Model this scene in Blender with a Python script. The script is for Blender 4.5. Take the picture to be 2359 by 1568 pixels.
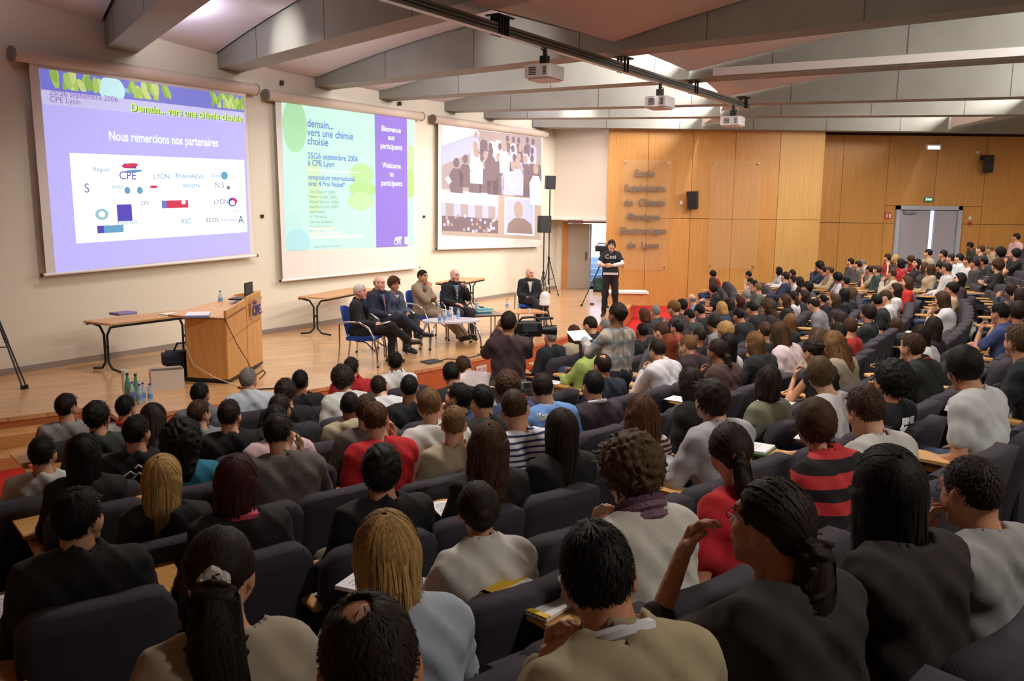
import bpy, math, random
import numpy as np
from mathutils import Vector, Matrix
for _o in list(bpy.data.objects): bpy.data.objects.remove(_o)
SC = bpy.context.scene
# ---------------------------------------------------------------- camera
F = 1950.0; CX, CY = 1179.5, 784.0; ZC = 2.77
PITCH = math.atan(298/F); ROLL = 0.011
_f = np.array([0, math.cos(PITCH), -math.sin(PITCH)]); _r = np.array([1., 0, 0]); _u = np.cross(_r, _f)
CR = math.cos(ROLL)*_r + math.sin(ROLL)*_u; CU = -math.sin(ROLL)*_r + math.cos(ROLL)*_u; CF = _f
CAMP = np.array([0, 0, ZC])
cam = bpy.data.cameras.new('camera'); camo = bpy.data.objects.new('camera', cam)
SC.collection.objects.link(camo); SC.camera = camo
cam.sensor_width = 36; cam.sensor_fit = 'HORIZONTAL'; cam.lens = F/2359*36; cam.clip_start = .05; cam.clip_end = 200
camo.matrix_world = Matrix(((CR[0], CU[0], -CF[0], 0), (CR[1], CU[1], -CF[1], 0), (CR[2], CU[2], -CF[2], ZC), (0, 0, 0, 1)))
# ---------------------------------------------------------------- world, exposure
w = bpy.data.worlds.new('world'); SC.world = w; w.use_nodes = True
w.node_tree.nodes['Background'].inputs[0].default_value = (.75, .85, 1, 1); w.node_tree.nodes['Background'].inputs[1].default_value = .6
SC.view_settings.view_transform = 'Standard'; SC.view_settings.look = 'None'; SC.view_settings.gamma = 1
SC.view_settings.exposure = EXPOSURE = 0.0
# ---------------------------------------------------------------- large lamps of the hall (between the beams) and added vault fill
FC = np.array([-14.07, 24.83])                 # centre of the fan of beams
SCN = np.array([-18.95, 26.61]); SR = 22.55    # centre and radius of the stage edge
def pol(r, az): a = math.radians(az); return np.array([FC[0]+r*math.sin(a), FC[1]+r*math.cos(a)])
def area(name, loc, size, power, col=(1, .86, .68), target=None, sy=None, spread=180):
    L = bpy.data.lights.new(name, 'AREA'); L.energy = power; L.color = col; L.size = size
    if sy: L.shape = 'RECTANGLE'; L.size_y = sy
    L.spread = math.radians(spread)
    o = bpy.data.objects.new(name, L); SC.collection.objects.link(o); o.location = loc
    d = Vector(target)-Vector(loc) if target is not None else Vector((0, 0, -1))
    o.rotation_euler = d.to_track_quat('-Z', 'Y').to_euler(); return o
def spot(name, loc, target, power, ang=60, col=(1, .86, .68), blend=.6, rad=.06):
    L = bpy.data.lights.new(name, 'SPOT'); L.energy = power; L.color = col; L.spot_size = math.radians(ang); L.spot_blend = blend; L.shadow_soft_size = rad
    o = bpy.data.objects.new(name, L); SC.collection.objects.link(o); o.location = loc
    o.rotation_euler = (Vector(target)-Vector(loc)).to_track_quat('-Z', 'Y').to_euler(); return o
RIBAZ = [155, 145.6, 137.2, 126.8, 117.8, 106.8, 99.4, 89.9]
STAGE_P, HOUSE_P = 58, 150
def beside(k, r, off=.78):        # a point beside the far face of beam k
    a = math.radians(RIBAZ[k]); d = np.array([math.sin(a), math.cos(a)]); n = np.array([-d[1], d[0]]); return FC+d*r+n*off, d
for k in range(1, 7):
    p, d = beside(k, 17.0); area('stage_lamp', (p[0], p[1], 5.45), .5, STAGE_P, (1, .94, .85), target=(p[0]-2.6*d[0], p[1]-2.6*d[1], .4), spread=150)
for k in range(1, 7):
    for r in (23.0, 29.5):
        p, d = beside(k, r); area('house_lamp', (p[0], p[1], 5.45), .6, HOUSE_P*(.8 if r > 25 else 1), (1, .94, .86), spread=170)
for k in range(0, 7):                                    # fill lamps added to brighten the vaults; lilac ones stand for projector spill
    for r in ((15.2, 23.5) if k else (17.0,)):
        p, d = beside(k, r, .75); area('vault_fill', (p[0], p[1], 5.32), .3, 30 if r < 20 else 15, (.86, .82, 1) if r < 20 else (1, .94, .88), target=(p[0]-d[1]*-.25, p[1]+d[0]*.25, 6.2))
# ---------------------------------------------------------------- helpers
def ray(x, y): return CF+CR*(x-CX)/F-CU*(y-CY)/F
def onz(x, y, z): d = ray(x, y); return CAMP+d*((z-ZC)/d[2])
def onpl(x, y, p, n): d = ray(x, y); return CAMP+d*(np.dot(np.array(p)-CAMP, n)/np.dot(d, n))
def atd(x, y, t): return CAMP+ray(x, y)*t
def V(p): return Vector([float(c) for c in p])
def lin(c):
    return tuple((v/255/12.92 if v/255 <= .04045 else ((v/255+.055)/1.055)**2.4) for v in c)
MATS = {}
def mat(name, col, rough=.6, metal=0, emit=0, bump=0, bscale=40, stretch=None, var=0, vscale=3, spec=.5, alpha=1, trans=0):
    if name in MATS: return MATS[name]
    m = bpy.data.materials.new(name); m.use_nodes = True; nt = m.node_tree; b = nt.nodes['Principled BSDF']
    c = (*lin(col), 1); b.inputs['Base Color'].default_value = c; b.inputs['Roughness'].default_value = rough; b.inputs['Metallic'].default_value = metal
    b.inputs['Specular IOR Level'].default_value = spec
    if emit: b.inputs['Emission Color'].default_value = c; b.inputs['Emission Strength'].default_value = emit; b.inputs['Base Color'].default_value = (*[v*.3 for v in c[:3]], 1) if name.startswith('slide_') else c
    if alpha < 1: b.inputs['Alpha'].default_value = alpha
    if trans: b.inputs['Transmission Weight'].default_value = trans
    if bump or var:
        tc = nt.nodes.new('ShaderNodeTexCoord'); mp = nt.nodes.new('ShaderNodeMapping'); nt.links.new(tc.outputs['Object'], mp.inputs[0])
        mp.inputs['Scale'].default_value = stretch or (1, 1, 1)
        if bump:
            n = nt.nodes.new('ShaderNodeTexNoise'); n.inputs['Scale'].default_value = bscale; n.inputs['Detail'].default_value = 3; nt.links.new(mp.outputs[0], n.inputs[0])
            bp = nt.nodes.new('ShaderNodeBump'); bp.inputs['Strength'].default_value = bump; bp.inputs['Distance'].default_value = .01
            nt.links.new(n.outputs[0], bp.inputs['Height']); nt.links.new(bp.outputs[0], b.inputs['Normal'])
        if var:
            n2 = nt.nodes.new('ShaderNodeTexNoise'); n2.inputs['Scale'].default_value = vscale; n2.inputs['Detail'].default_value = 4; nt.links.new(mp.outputs[0], n2.inputs[0])
            mx = nt.nodes.new('ShaderNodeMix'); mx.data_type = 'RGBA'; nt.links.new(n2.outputs[0], mx.inputs['Factor'])
            mx.inputs[6].default_value = (*[v*(1-var) for v in c[:3]], 1); mx.inputs[7].default_value = (*[min(1, v*(1+var)) for v in c[:3]], 1)
            nt.links.new(mx.outputs[2], b.inputs['Base Color'])
    MATS[name] = m; return m
def link(o, parent=None):
    SC.collection.objects.link(o)
    if parent is not None: o.parent = parent
    return o
def tag(o, label=None, cat=None, group=None, kind=None):
    if label: o['label'] = label
    if cat: o['category'] = cat
    if group: o['group'] = group
    if kind: o['kind'] = kind
    return o
def thing(name, loc=(0, 0, 0), rz=0, label=None, cat=None, group=None, kind=None):
    o = bpy.data.objects.new(name, None); o.empty_display_size = .1; link(o); o.location = V(loc); o.rotation_euler = (0, 0, rz)
    return tag(o, label, cat, group, kind)
class MB:
    def __init__(s): s.v = []; s.f = []
    def add(s, vs, fs):
        n = len(s.v); s.v += [tuple(float(c) for c in p) for p in vs]; s.f += [tuple(i+n for i in f) for f in fs]; return s
    def box(s, c, size, rz=0, M=None):
        x, y, z = [d/2 for d in size]; vs = [(a*x, b*y, d*z) for d in (-1, 1) for a, b in ((-1, -1), (1, -1), (1, 1), (-1, 1))]
        R = M or Matrix.Rotation(rz, 3, 'Z'); vs = [tuple(R @ Vector(p)+V(c)) for p in vs]
        return s.add(vs, [(3, 2, 1, 0), (4, 5, 6, 7), (0, 1, 5, 4), (1, 2, 6, 5), (2, 3, 7, 6), (3, 0, 4, 7)])
    def rbox(s, c, size, r=.02, n=4, axis='z', M=None):   # box with rounded corners, extruded along an axis
        x, y, z = size; 
        a, b, h = {'z': (x, y, z), 'y': (x, z, y), 'x': (y, z, x)}[axis]
        pts = []
        for k, (sx, sy) in enumerate(((1, 1), (-1, 1), (-1, -1), (1, -1))):
            for i in range(n+1):
                t = math.pi/2*(k+i/n); pts.append((sx*(a/2-r)+r*math.cos(t), sy*(b/2-r)+r*math.sin(t)))
        vs = []
        for d in (-h/2, h/2):
            for p, q in pts: vs.append({'z': (p, q, d), 'y': (p, d, q), 'x': (d, p, q)}[axis])
        N = len(pts)
        if M: vs = [M @ Vector(p) for p in vs]
        vs = [tuple(Vector(p)+V(c)) for p in vs]
        fs = [tuple(range(N-1, -1, -1)), tuple(range(N, 2*N))]+[(i, (i+1) % N, N+(i+1) % N, N+i) for i in range(N)]
        return s.add(vs, fs)
    def tube(s, path, r, n=8, cap=True):
        P = [V(p) for p in path]; rs = r if isinstance(r, (list, tuple)) else [r]*len(P); vs = []; fs = []
        t0 = (P[1]-P[0]).normalized(); a = t0.orthogonal().normalized()
        for i, p in enumerate(P):
            t = (P[min(i+1, len(P)-1)]-P[max(i-1, 0)]).normalized(); a = (a-t*a.dot(t)).normalized(); b = t.cross(a)
            for k in range(n):
                g = 2*math.pi*k/n; vs.append(tuple(p+(a*math.cos(g)+b*math.sin(g))*rs[i]))
        for i in range(len(P)-1):
            for k in range(n): k2 = (k+1) % n; fs.append((i*n+k, i*n+k2, (i+1)*n+k2, (i+1)*n+k))
        if cap: fs.append(tuple(range(n-1, -1, -1))); fs.append(tuple(range((len(P)-1)*n, len(P)*n)))
        return s.add(vs, fs)
    def lathe(s, prof, c=(0, 0, 0), n=14, M=None):
        vs = []; fs = []
        for r, z in prof:
            for k in range(n):
                g = 2*math.pi*k/n; vs.append(Vector((r*math.cos(g), r*math.sin(g), z)))
        for i in range(len(prof)-1):
            for k in range(n): k2 = (k+1) % n; fs.append((i*n+k, i*n+k2, (i+1)*n+k2, (i+1)*n+k))
        fs.append(tuple(range(n-1, -1, -1))); fs.append(tuple(range((len(prof)-1)*n, len(prof)*n)))
        if M: vs = [M @ v for v in vs]
        return s.add([tuple(v+V(c)) for v in vs], fs)
    def prism(s, poly, z0, z1):
        N = len(poly); vs = [(p[0], p[1], z0) for p in poly]+[(p[0], p[1], z1) for p in poly]
        return s.add(vs, [tuple(range(N-1, -1, -1)), tuple(range(N, 2*N))]+[(i, (i+1) % N, N+(i+1) % N, N+i) for i in range(N)])
    def quad(s, *p): return s.add(p, [tuple(range(len(p)))])
    def slab(s, p, off):     # polygon thickened by a vector
        N = len(p); o = V(off); vs = [V(q) for q in p]+[V(q)+o for q in p]
        return s.add(vs, [tuple(range(N)), tuple(range(2*N-1, N-1, -1))]+[(i, N+i, N+(i+1) % N, (i+1) % N) for i in range(N)])
    def mesh(s, name):
        me = bpy.data.meshes.new(name); me.from_pydata(s.v, [], s.f); me.update(); return me
    def build(s, name, m, parent=None, smooth=False, label=None, cat=None, group=None, kind=None):
        me = s.mesh(name); me.materials.append(m); o = bpy.data.objects.new(name, me); link(o, parent)
        if smooth:
            me.polygons.foreach_set('use_smooth', [True]*len(me.polygons)); me.set_sharp_from_angle(angle=math.radians(50))
        return tag(o, label, cat, group, kind)
def npmesh(name, v, f, smooth=True):
    me = bpy.data.meshes.new(name); v = np.asarray(v, np.float32); f = np.asarray(f, np.int32)
    me.vertices.add(len(v)); me.vertices.foreach_set('co', v.ravel())
    k = f.shape[1]; me.loops.add(f.size); me.loops.foreach_set('vertex_index', f.ravel())
    me.polygons.add(len(f)); me.polygons.foreach_set('loop_start', np.arange(0, f.size, k, dtype=np.int32))
    if smooth: me.polygons.foreach_set('use_smooth', np.ones(len(f), bool))
    me.update(calc_edges=True); return me
def text(body, size, M, m, parent, name='lettering', ext=0, align='LEFT', bold=0, sx=1):
    c = bpy.data.curves.new(name, 'FONT'); c.body = body; c.size = size; c.align_x = align; c.extrude = ext; c.offset = bold; c.resolution_u = 3
    c.materials.append(m); tmp = bpy.data.objects.new(name, c); SC.collection.objects.link(tmp)
    me = bpy.data.meshes.new_from_object(tmp.evaluated_get(bpy.context.evaluated_depsgraph_get())); bpy.data.objects.remove(tmp); me.name = name
    o = bpy.data.objects.new(name, me); link(o, parent); o.matrix_local = M @ Matrix.Diagonal((sx, 1, 1, 1)); return o
# ---------------------------------------------------------------- materials of the room
def wood_mat(name, c1, c2, rough=.4, scale=(1, 1, 1), axis=2, plank=None, coat=0):
    m = bpy.data.materials.new(name); m.use_nodes = True; nt = m.node_tree; b = nt.nodes['Principled BSDF']
    tc = nt.nodes.new('ShaderNodeTexCoord'); mp = nt.nodes.new('ShaderNodeMapping'); nt.links.new(tc.outputs['Object'], mp.inputs[0]); mp.inputs['Scale'].default_value = scale
    n = nt.nodes.new('ShaderNodeTexNoise'); n.inputs['Scale'].default_value = 3; n.inputs['Detail'].default_value = 6; n.inputs['Roughness'].default_value = .6; nt.links.new(mp.outputs[0], n.inputs[0])
    r = nt.nodes.new('ShaderNodeValToRGB'); r.color_ramp.elements[0].position = .3; r.color_ramp.elements[1].position = .72
    r.color_ramp.elements[0].color = (*lin(c1), 1); r.color_ramp.elements[1].color = (*lin(c2), 1); nt.links.new(n.outputs[0], r.inputs[0])
    out = r.outputs[0]
    if plank:
        ang, pw, pl = plank
        m2 = nt.nodes.new('ShaderNodeMapping'); m2.inputs['Rotation'].default_value = (0, 0, ang); nt.links.new(tc.outputs['Object'], m2.inputs[0])
        br = nt.nodes.new('ShaderNodeTexBrick'); br.inputs['Scale'].default_value = 1; br.inputs['Brick Width'].default_value = pl; br.inputs['Row Height'].default_value = pw
        br.inputs['Mortar Size'].default_value = .002; br.inputs['Color1'].default_value = (.78, .78, .78, 1); br.inputs['Color2'].default_value = (1.05, 1.0, .97, 1); br.inputs['Mortar'].default_value = (.55, .5, .45, 1)
        nt.links.new(m2.outputs[0], br.inputs[0])
        mx = nt.nodes.new('ShaderNodeMix'); mx.data_type = 'RGBA'; mx.blend_type = 'MULTIPLY'; mx.inputs['Factor'].default_value = 1
        nt.links.new(out, mx.inputs[6]); nt.links.new(br.outputs[0], mx.inputs[7]); out = mx.outputs[2]
    nt.links.new(out, b.inputs['Base Color']); b.inputs['Roughness'].default_value = rough
    if coat: b.inputs['Coat Weight'].default_value = coat; b.inputs['Coat Roughness'].default_value = .12
    MATS[name] = m; return m
M_WALL = mat('cream_plaster', (216, 208, 190), .85, bump=.05, bscale=60, var=.03, vscale=1.5)
M_WHITE = mat('white_plaster', (226, 214, 200), .85, bump=.04, bscale=60)
M_PANEL = wood_mat('beech_veneer', (192, 134, 66), (208, 152, 82), .42, (9, 9, .35))
M_PANEL2 = wood_mat('beech_veneer_light', (200, 152, 84), (214, 168, 100), .42, (9, 9, .35))
M_STAGE = wood_mat('stage_parquet', (208, 158, 104), (228, 184, 132), .3, (1, 1, 1), plank=(math.radians(-28), .07, 1.1), coat=.35)
M_RISER = wood_mat('stage_riser_wood', (176, 100, 56), (196, 118, 68), .45, (.6, .6, 8))
M_STEP = wood_mat('step_wood', (196, 140, 84), (218, 164, 106), .4, (2, 2, 6))
M_RED = mat('red_carpet', (196, 26, 12), .95, bump=.3, bscale=300, var=.12, vscale=4)
M_GREY = mat('grey_carpet', (150, 148, 146), .95, bump=.3, bscale=300)
M_CONC = mat('concrete', (150, 149, 141), .85, bump=.08, bscale=30, var=.14, vscale=2.2)
M_SHELL = mat('ceiling_plaster', (212, 206, 214), .85, bump=.02)
M_PERF = mat('perforated_ceiling_panel', (206, 190, 180), .85, bump=.02)
M_BLACK = mat('black_metal', (22, 22, 24), .45); M_CHROME = mat('chrome', (205, 205, 208), .18, 1); M_DGREY = mat('dark_grey', (52, 52, 56), .6)
M_PAPER = mat('white_paper', (236, 234, 236), .8); M_BLUE = mat('blue_fabric', (26, 66, 152), .8); M_ALU = mat('grey_aluminium', (150, 152, 156), .4, .6)
M_WPLAS = mat('white_plastic', (226, 222, 220), .45); M_KICK = mat('grey_skirting', (142, 130, 118), .6)
# ---------------------------------------------------------------- stage wall frame
_b = np.array([onz(x, y, .4) for x, y in [(50, 862), (240, 826), (600, 770), (1100, 690), (1290, 665)]]); WP = _b.mean(0)
_, _, _v = np.linalg.svd(_b[:, :2]-WP[:2]); WD = _v[0]*np.sign(_v[0][1]); WDIR = np.array([WD[0], WD[1], 0]); WN = np.array([WD[1], -WD[0], 0])   # WN points into the hall
def W(x, y, off=0): return onpl(x, y, WP+WN*off, WN)
def wl(s, z, off=0): return np.array([*(WP[:2]+WD*s+WN[:2]*off), z])
def ws(p): return float((np.array(p)[:2]-WP[:2]) @ WD)
SZ = .4; WY = 25.25                                 # stage height, plane of the wood wall
S_L, S_R = -12., ws(onz(1295, 664, SZ))
MB().slab([wl(S_L, -.1), wl(S_R, -.1), wl(S_R, 6.2), wl(S_L, 6.2)], -WN*.2).build('wall_stage', M_WALL, kind='structure')
MB().slab([wl(S_L, SZ, .0), wl(S_R, SZ, .0), wl(S_R, SZ+.09), wl(S_L, SZ+.09)], WN*.025).build('baseboard_stage', M_KICK, kind='structure')
# stage floor: from the wall to the arc, with the steps cut in at the left
def arc(c, r, a0, a1, n): return [(c[0]+r*math.sin(math.radians(a0+(a1-a0)*i/n)), c[1]+r*math.cos(math.radians(a0+(a1-a0)*i/n))) for i in range(n+1)]
def azs(p): return math.degrees(math.atan2(p[0]-SCN[0], p[1]-SCN[1]))
a_step = azs(onz(272, 962, SZ)); a_end = azs((3.9, 25.2)); a_left = azs(wl(S_L, 0, 6))
e_in = arc(SCN, SR-.78, 150.5, a_step, 12); e_out = arc(SCN, SR, a_step, a_end, 48)
stage_poly = [tuple(wl(S_L, 0)[:2])]+e_in+e_out+[(3.9, 27.2), tuple(wl(S_R+1, 0)[:2])]
MB().prism(stage_poly, SZ-.05, SZ).build('floor_stage', M_STAGE, kind='structure')
rs = MB()
for A in (arc(SCN, SR-.02, a_step, a_end, 48), arc(SCN, SR-.80, 150.5, a_step, 12)):
    for p, q in zip(A[:-1], A[1:]): rs.quad((*p, 0), (*q, 0), (*q, SZ-.05), (*p, SZ-.05))
rs.build('trim_1', M_RISER, kind='structure')
st = thing('stage_steps', (*SCN, 0), 0, 'wooden steps up to the stage at its left end', 'steps')
def ringsec(mb, r0, r1, a0, a1, z0, z1, n=14, c=(0, 0)):
    A = arc(c, r0, a0, a1, n); B = arc(c, r1, a0, a1, n); return mb.prism(A+B[::-1], z0, z1)
for k, (r0, r1, z) in enumerate([(SR-.80, SR-.42, .27), (SR-.80, SR-.02, .13)]):
    mb = MB()
    for i in range(12):
        a0 = 150.5+(a_step-150.5)*i/12; a1 = 150.5+(a_step-150.5)*(i+1)/12; ringsec(mb, r0, r1, a0, a1, 0 if k == 1 else .131, z, 2)
    mb.build('step', M_STEP, st)
# floors
ROWS = 12; R0, RP = 24.8, .85
def rowR(i): return R0+RP*i
def zfl(R): q = max(0, R-25.15); return .092*q+.007*q*q
def rowz(i): return round(zfl(rowR(i)), 3)
fl = MB(); ringsec(fl, 19.5, 24.45, 70, 165, -.05, 0, 60, SCN)
fl.build('floor', M_RED, kind='structure')
fb = MB()
for i in range(ROWS):
    ringsec(fb, rowR(i)-.36, rowR(i)+(.49 if i < ROWS-1 else 6), 70, 165, -.06, rowz(i)+(.0005*i), 60, SCN)
fb.build('floor_rake', M_GREY, kind='structure')
red = MB()                                             # red runner on the aisle at the left end of the rows
for i in range(0, 3): ringsec(red, rowR(i)-.36, rowR(i)+.49-(.15 if i == 2 else 0), 144.6, 148.4, rowz(i)+.002, rowz(i)+.012, 4, SCN)
red.build('aisle_carpet', M_RED, label='red carpet runner in the aisle at the left edge', cat='carpet')
# ---------------------------------------------------------------- wood wall at the far right
def wx(px, y): return (px-CX)/F*(y/math.cos(PITCH)) if False else float(onpl(px, 500, (0, y, 0), np.array([0, 1., 0]))[0])
def wz(px, py, y=WY): return float(onpl(px, py, (0, y, 0), np.array([0, 1., 0]))[2])
zs = wz(1640, 504); ztop = 5.16
W2 = WY+1.0
ww = MB().box(((wx(1397, WY)+wx(1890, WY))/2, WY+.16, 2.6), (wx(1890, WY)-wx(1397, WY)-.1, .2, 5.3)).build('wall_wood', mat('panel_backing', (60, 38, 20), .9), kind='structure')
cols = [1397, 1489, 1590, 1687, 1789, 1890]
for i in range(5):
    x0, x1 = wx(cols[i], WY), wx(cols[i+1], WY)
    for z0, z1 in ((0, zs), (zs, ztop)):
        MB().box(((x0+x1)/2, WY+.03, (z0+z1)/2), (x1-x0-.012, .06, z1-z0-.012)).build('panel', M_PANEL2 if i == 4 else M_PANEL, ww)
MB().box((wx(1890, WY)-.04, WY+.63, 2.58), (.06, 1.1, 5.16)).build('panel', M_PANEL, ww)
w3 = MB().box((11, W2+.16, 2.6), (14, .2, 5.3)).build('wall_wood_recess', MATS['panel_backing'], kind='structure')
c2 = [1880, 1934, 2037, 2148, 2260, 2372, 2480, 2590]
zs2 = wz(2040, 514, W2); dX0, dX1 = wx(2062, W2), wx(2213, W2); dZ = wz(2140, 474, W2)
for i in range(7):
    x0, x1 = wx(c2[i], W2), wx(c2[i+1], W2)
    for z0, z1 in ((0, zs2), (zs2, ztop)):
        segs = [(x0, x1, z0, z1)]
        if x1 > dX0 and x0 < dX1:                       # leave the door opening free
            segs = []
            if z1 > dZ: segs.append((x0, x1, max(z0, dZ), z1))
            if x0 < dX0: segs.append((x0, dX0, z0, min(z1, dZ)))
            if x1 > dX1: segs.append((dX1, x1, z0, min(z1, dZ)))
        for a, b_, c_, d_ in segs:
            if b_-a > .05 and d_-c_ > .05: MB().box(((a+b_)/2, W2+.03, (c_+d_)/2), (b_-a-.012, .06, d_-c_-.012)).build('panel', M_PANEL, w3)
# double door in the recess wall
M_DOOR = mat('grey_door_paint', (168, 164, 172), .5); M_DFR = mat('grey_door_frame', (176, 182, 194), .5)
d1 = thing('door_1', (dX0, W2, 0), kind='structure'); DW = dX1-dX0
fr = MB(); fr.box((.06, -.02, dZ/2), (.12, .14, dZ)); fr.box((DW-.06, -.02, dZ/2), (.12, .14, dZ)); fr.box((DW/2, -.02, dZ-.06), (DW, .14, .12)); fr.build('door_frame', M_DFR, d1)
for k, (x0, x1, a) in enumerate([(.13, DW*.53, 0), (DW*.60, DW-.13, 0)]):
    lf = MB().box(((x0+x1)/2, .0, dZ/2-.07), (x1-x0, .05, dZ-.13)).build('door_leaf', M_DOOR, d1)
    rb = MB()
    for zc, hh in ((dZ*.70, dZ*.46), (dZ*.24, dZ*.34)):
        for sx in (x0+.06, x1-.06): rb.box((sx, -.032, zc), (.012, .012, hh))
        for sz in (zc-hh/2, zc+hh/2): rb.box(((x0+x1)/2, -.032, sz), (x1-x0-.11, .012, .012))
    rb.build('leaf_moulding', M_DFR, lf)
    if k == 0:
        MB().box(((x0+x1)/2, -.09, dZ*.44), (x1-x0-.2, .05, .05)).build('push_bar', M_BLACK, lf)
        MB().box((x0+.28, -.06, dZ-.2), (.36, .07, .09)).build('door_closer', M_ALU, lf)
MB().box((dX0+DW*.565, W2+.055, dZ/2-.07), (DW*.07, .01, dZ-.14)).build('window_1', mat('daylight_gap', (190, 214, 255), .5, emit=1.6), kind='structure')
# ---------------------------------------------------------------- white wall and stage door between stage wall and wood wall
UC = wl(S_R-.35, 0); XR = wx(1397, WY)
zsof = wz(1340, 508)
MB().slab([(UC[0]-.25, UC[1]+.05, zsof), (XR+.05, WY+.05, zsof), (XR+.05, WY+.05, 5.3), (UC[0]-.25, UC[1]+.05, 5.3)], (.05, .18, 0)).build('wall_corner', M_WHITE, kind='structure')
DY = 26.3
bx0, bx1, bx2, bx3 = [float(onpl(px, 600, (0, DY, 0), np.array([0, 1., 0]))[0]) for px in (1296, 1306, 1357, 1402)]
MB().slab([(bx0-2, DY+.02, SZ), (bx0, DY+.02, SZ), (bx0, DY+.02, 3.2), (bx0-2, DY+.02, 3.2)], (0, .1, 0)).build('wall_recess', M_WALL, kind='structure')
MB().slab([(bx0-.6, WY+.1, zsof+.02), (bx3+.3, WY, zsof+.02), (bx3+.3, DY+.15, zsof+.02), (bx0-.6, DY+.15, zsof+.02)], (0, 0, .1)).build('ceiling_recess', M_WHITE, kind='structure')
dh = zsof-SZ-.02
d2 = thing('door_2', (bx0, DY, SZ), kind='structure')
MB().box(((bx1-bx0)/2, 0, dh/2), (bx1-bx0, .16, dh)).box(((bx3-bx0)/2, 0, dh-.03), (bx3-bx0, .14, .06)).build('door_frame', wood_mat('orange_frame', (186, 112, 46), (204, 132, 60), .4, (6, 6, .5)), d2)
lf = MB().box(((bx1+bx2)/2-bx0, .0, dh/2-.04), (bx2-bx1-.01, .06, dh-.09)).build('door_leaf', mat('taupe_door', (164, 150, 134), .5), d2)
MB().box((bx2-bx0-.10, -.06, 1.02), (.03, .05, .24)).build('handle', M_DGREY, lf)
MB().box((bx2-bx0+.03, .0, dh/2-.04), (.05, .08, dh-.09)).build('door_edge', mat('door_edge_grey', (150, 146, 146), .5), d2)
# corridor behind the open door
M_CORR = mat('corridor_white', (224, 232, 244), .8)
MB().quad((bx2-.3, DY+3.4, -.2), (bx3+1.6, DY+3.4, -.2), (bx3+1.6, DY+3.4, 3.6), (bx2-.3, DY+3.4, 3.6)).quad((bx3+.55, DY+.12, -.2), (bx3+.55, DY+.12, 3.6), (bx3+.55, DY+3.4, 3.6), (bx3+.55, DY+3.4, -.2)).quad((bx2-.2, DY+.12, -.2), (bx2-.2, DY+3.4, -.2), (bx2-.2, DY+3.4, 3.6), (bx2-.2, DY+.12, 3.6)).quad((bx2-.3, DY+.1, 3.5), (bx2-.3, DY+3.5, 3.5), (bx3+1.6, DY+3.5, 3.5), (bx3+1.6, DY+.1, 3.5)).build('wall_corridor', M_CORR, kind='structure')
MB().box((bx2+.4, DY+.9, SZ-.03), (2, 1.9, .06)).build('floor_corridor', mat('corridor_floor', (140, 160, 184), .6), kind='structure')
cs = thing('corridor_stairs', (bx2+.2, DY+1.2, SZ), label='blue-grey stairs going up behind the open stage door', cat='stairs')
for k in range(5): MB().box((.12, .3*k+.15, .085+.17*k), (.62, .32, .17)).build('step', mat('corridor_step', (118, 140, 166), .6), cs)
area('corridor_lamp', (bx2+.35, DY+1.4, 3.3), .6, 130, (.8, .9, 1), spread=180)
# rear and left walls close the hall
MB().box((6, -6.3, 3), (44, .3, 6.4)).build('wall_rear', M_PANEL, kind='structure')
MB().slab([(*pol(8, 155.5), -.1), (*pol(40, 155.5), -.1), (*pol(40, 155.5), 6.3), (*pol(8, 155.5), 6.3)], (-.2, -.1, 0)).build('wall_left', M_PANEL, kind='structure')
MB().box((18.2, 10, 3), (.3, 34, 6.4)).build('wall_right', M_PANEL, kind='structure')
# ---------------------------------------------------------------- ceiling
ceil = MB().box((2, 10, 6.35), (52, 44, .1)).build('ceiling', M_CONC, kind='structure')
RB = 5.15
def shell_z(d): return 5.27+.19*d-.0125*d*d
for k, az in enumerate(RIBAZ):
    if k == 7: az = 89.9
    a = math.radians(az); d = np.array([math.sin(a), math.cos(a)]); n = np.array([-d[1], d[0]])*1   # n to the right of the beam as seen from the stage
    wdt = .48; r0 = 11.0 if k < 4 else (11.6 if k < 6 else 12.3)
    # left face lies on the radial line; the beam extends away from the camera side
    p0 = FC+d*r0; p1 = FC+d*38; off = np.array([-d[1], d[0]])*wdt
    bm = MB()
    z0, z1 = RB, 6.33
    bm.add([(*p0, z0), (*p1, z0), (*(p1+off), z0), (*(p0+off), z0), (*p0, z1), (*p1, z1), (*(p1+off), z1), (*(p0+off), z1)], [(3, 2, 1, 0), (4, 5, 6, 7), (0, 1, 5, 4), (1, 2, 6, 5), (2, 3, 7, 6), (3, 0, 4, 7)])
    b = bm.build('beam', M_CONC, ceil)
    jt = MB()                                            # formwork joints on the left face
    for r in np.arange(14.6, 36, 2.1):
        q = FC+d*r; jt.slab([(*(q-d*.007), RB+.002), (*(q+d*.007), RB+.002), (*(q+d*.007), 6.3), (*(q-d*.007), 6.3)], (*(-off/wdt*.003), 0))
    if 1 <= k: jt.build('joint', mat('concrete_joint', (96, 90, 86), .9), b)
SLOT = [(11.2, 12.5, 19.1), (19.45, 19.45, 25.9), (26.5, 26.5, 36)]
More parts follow.
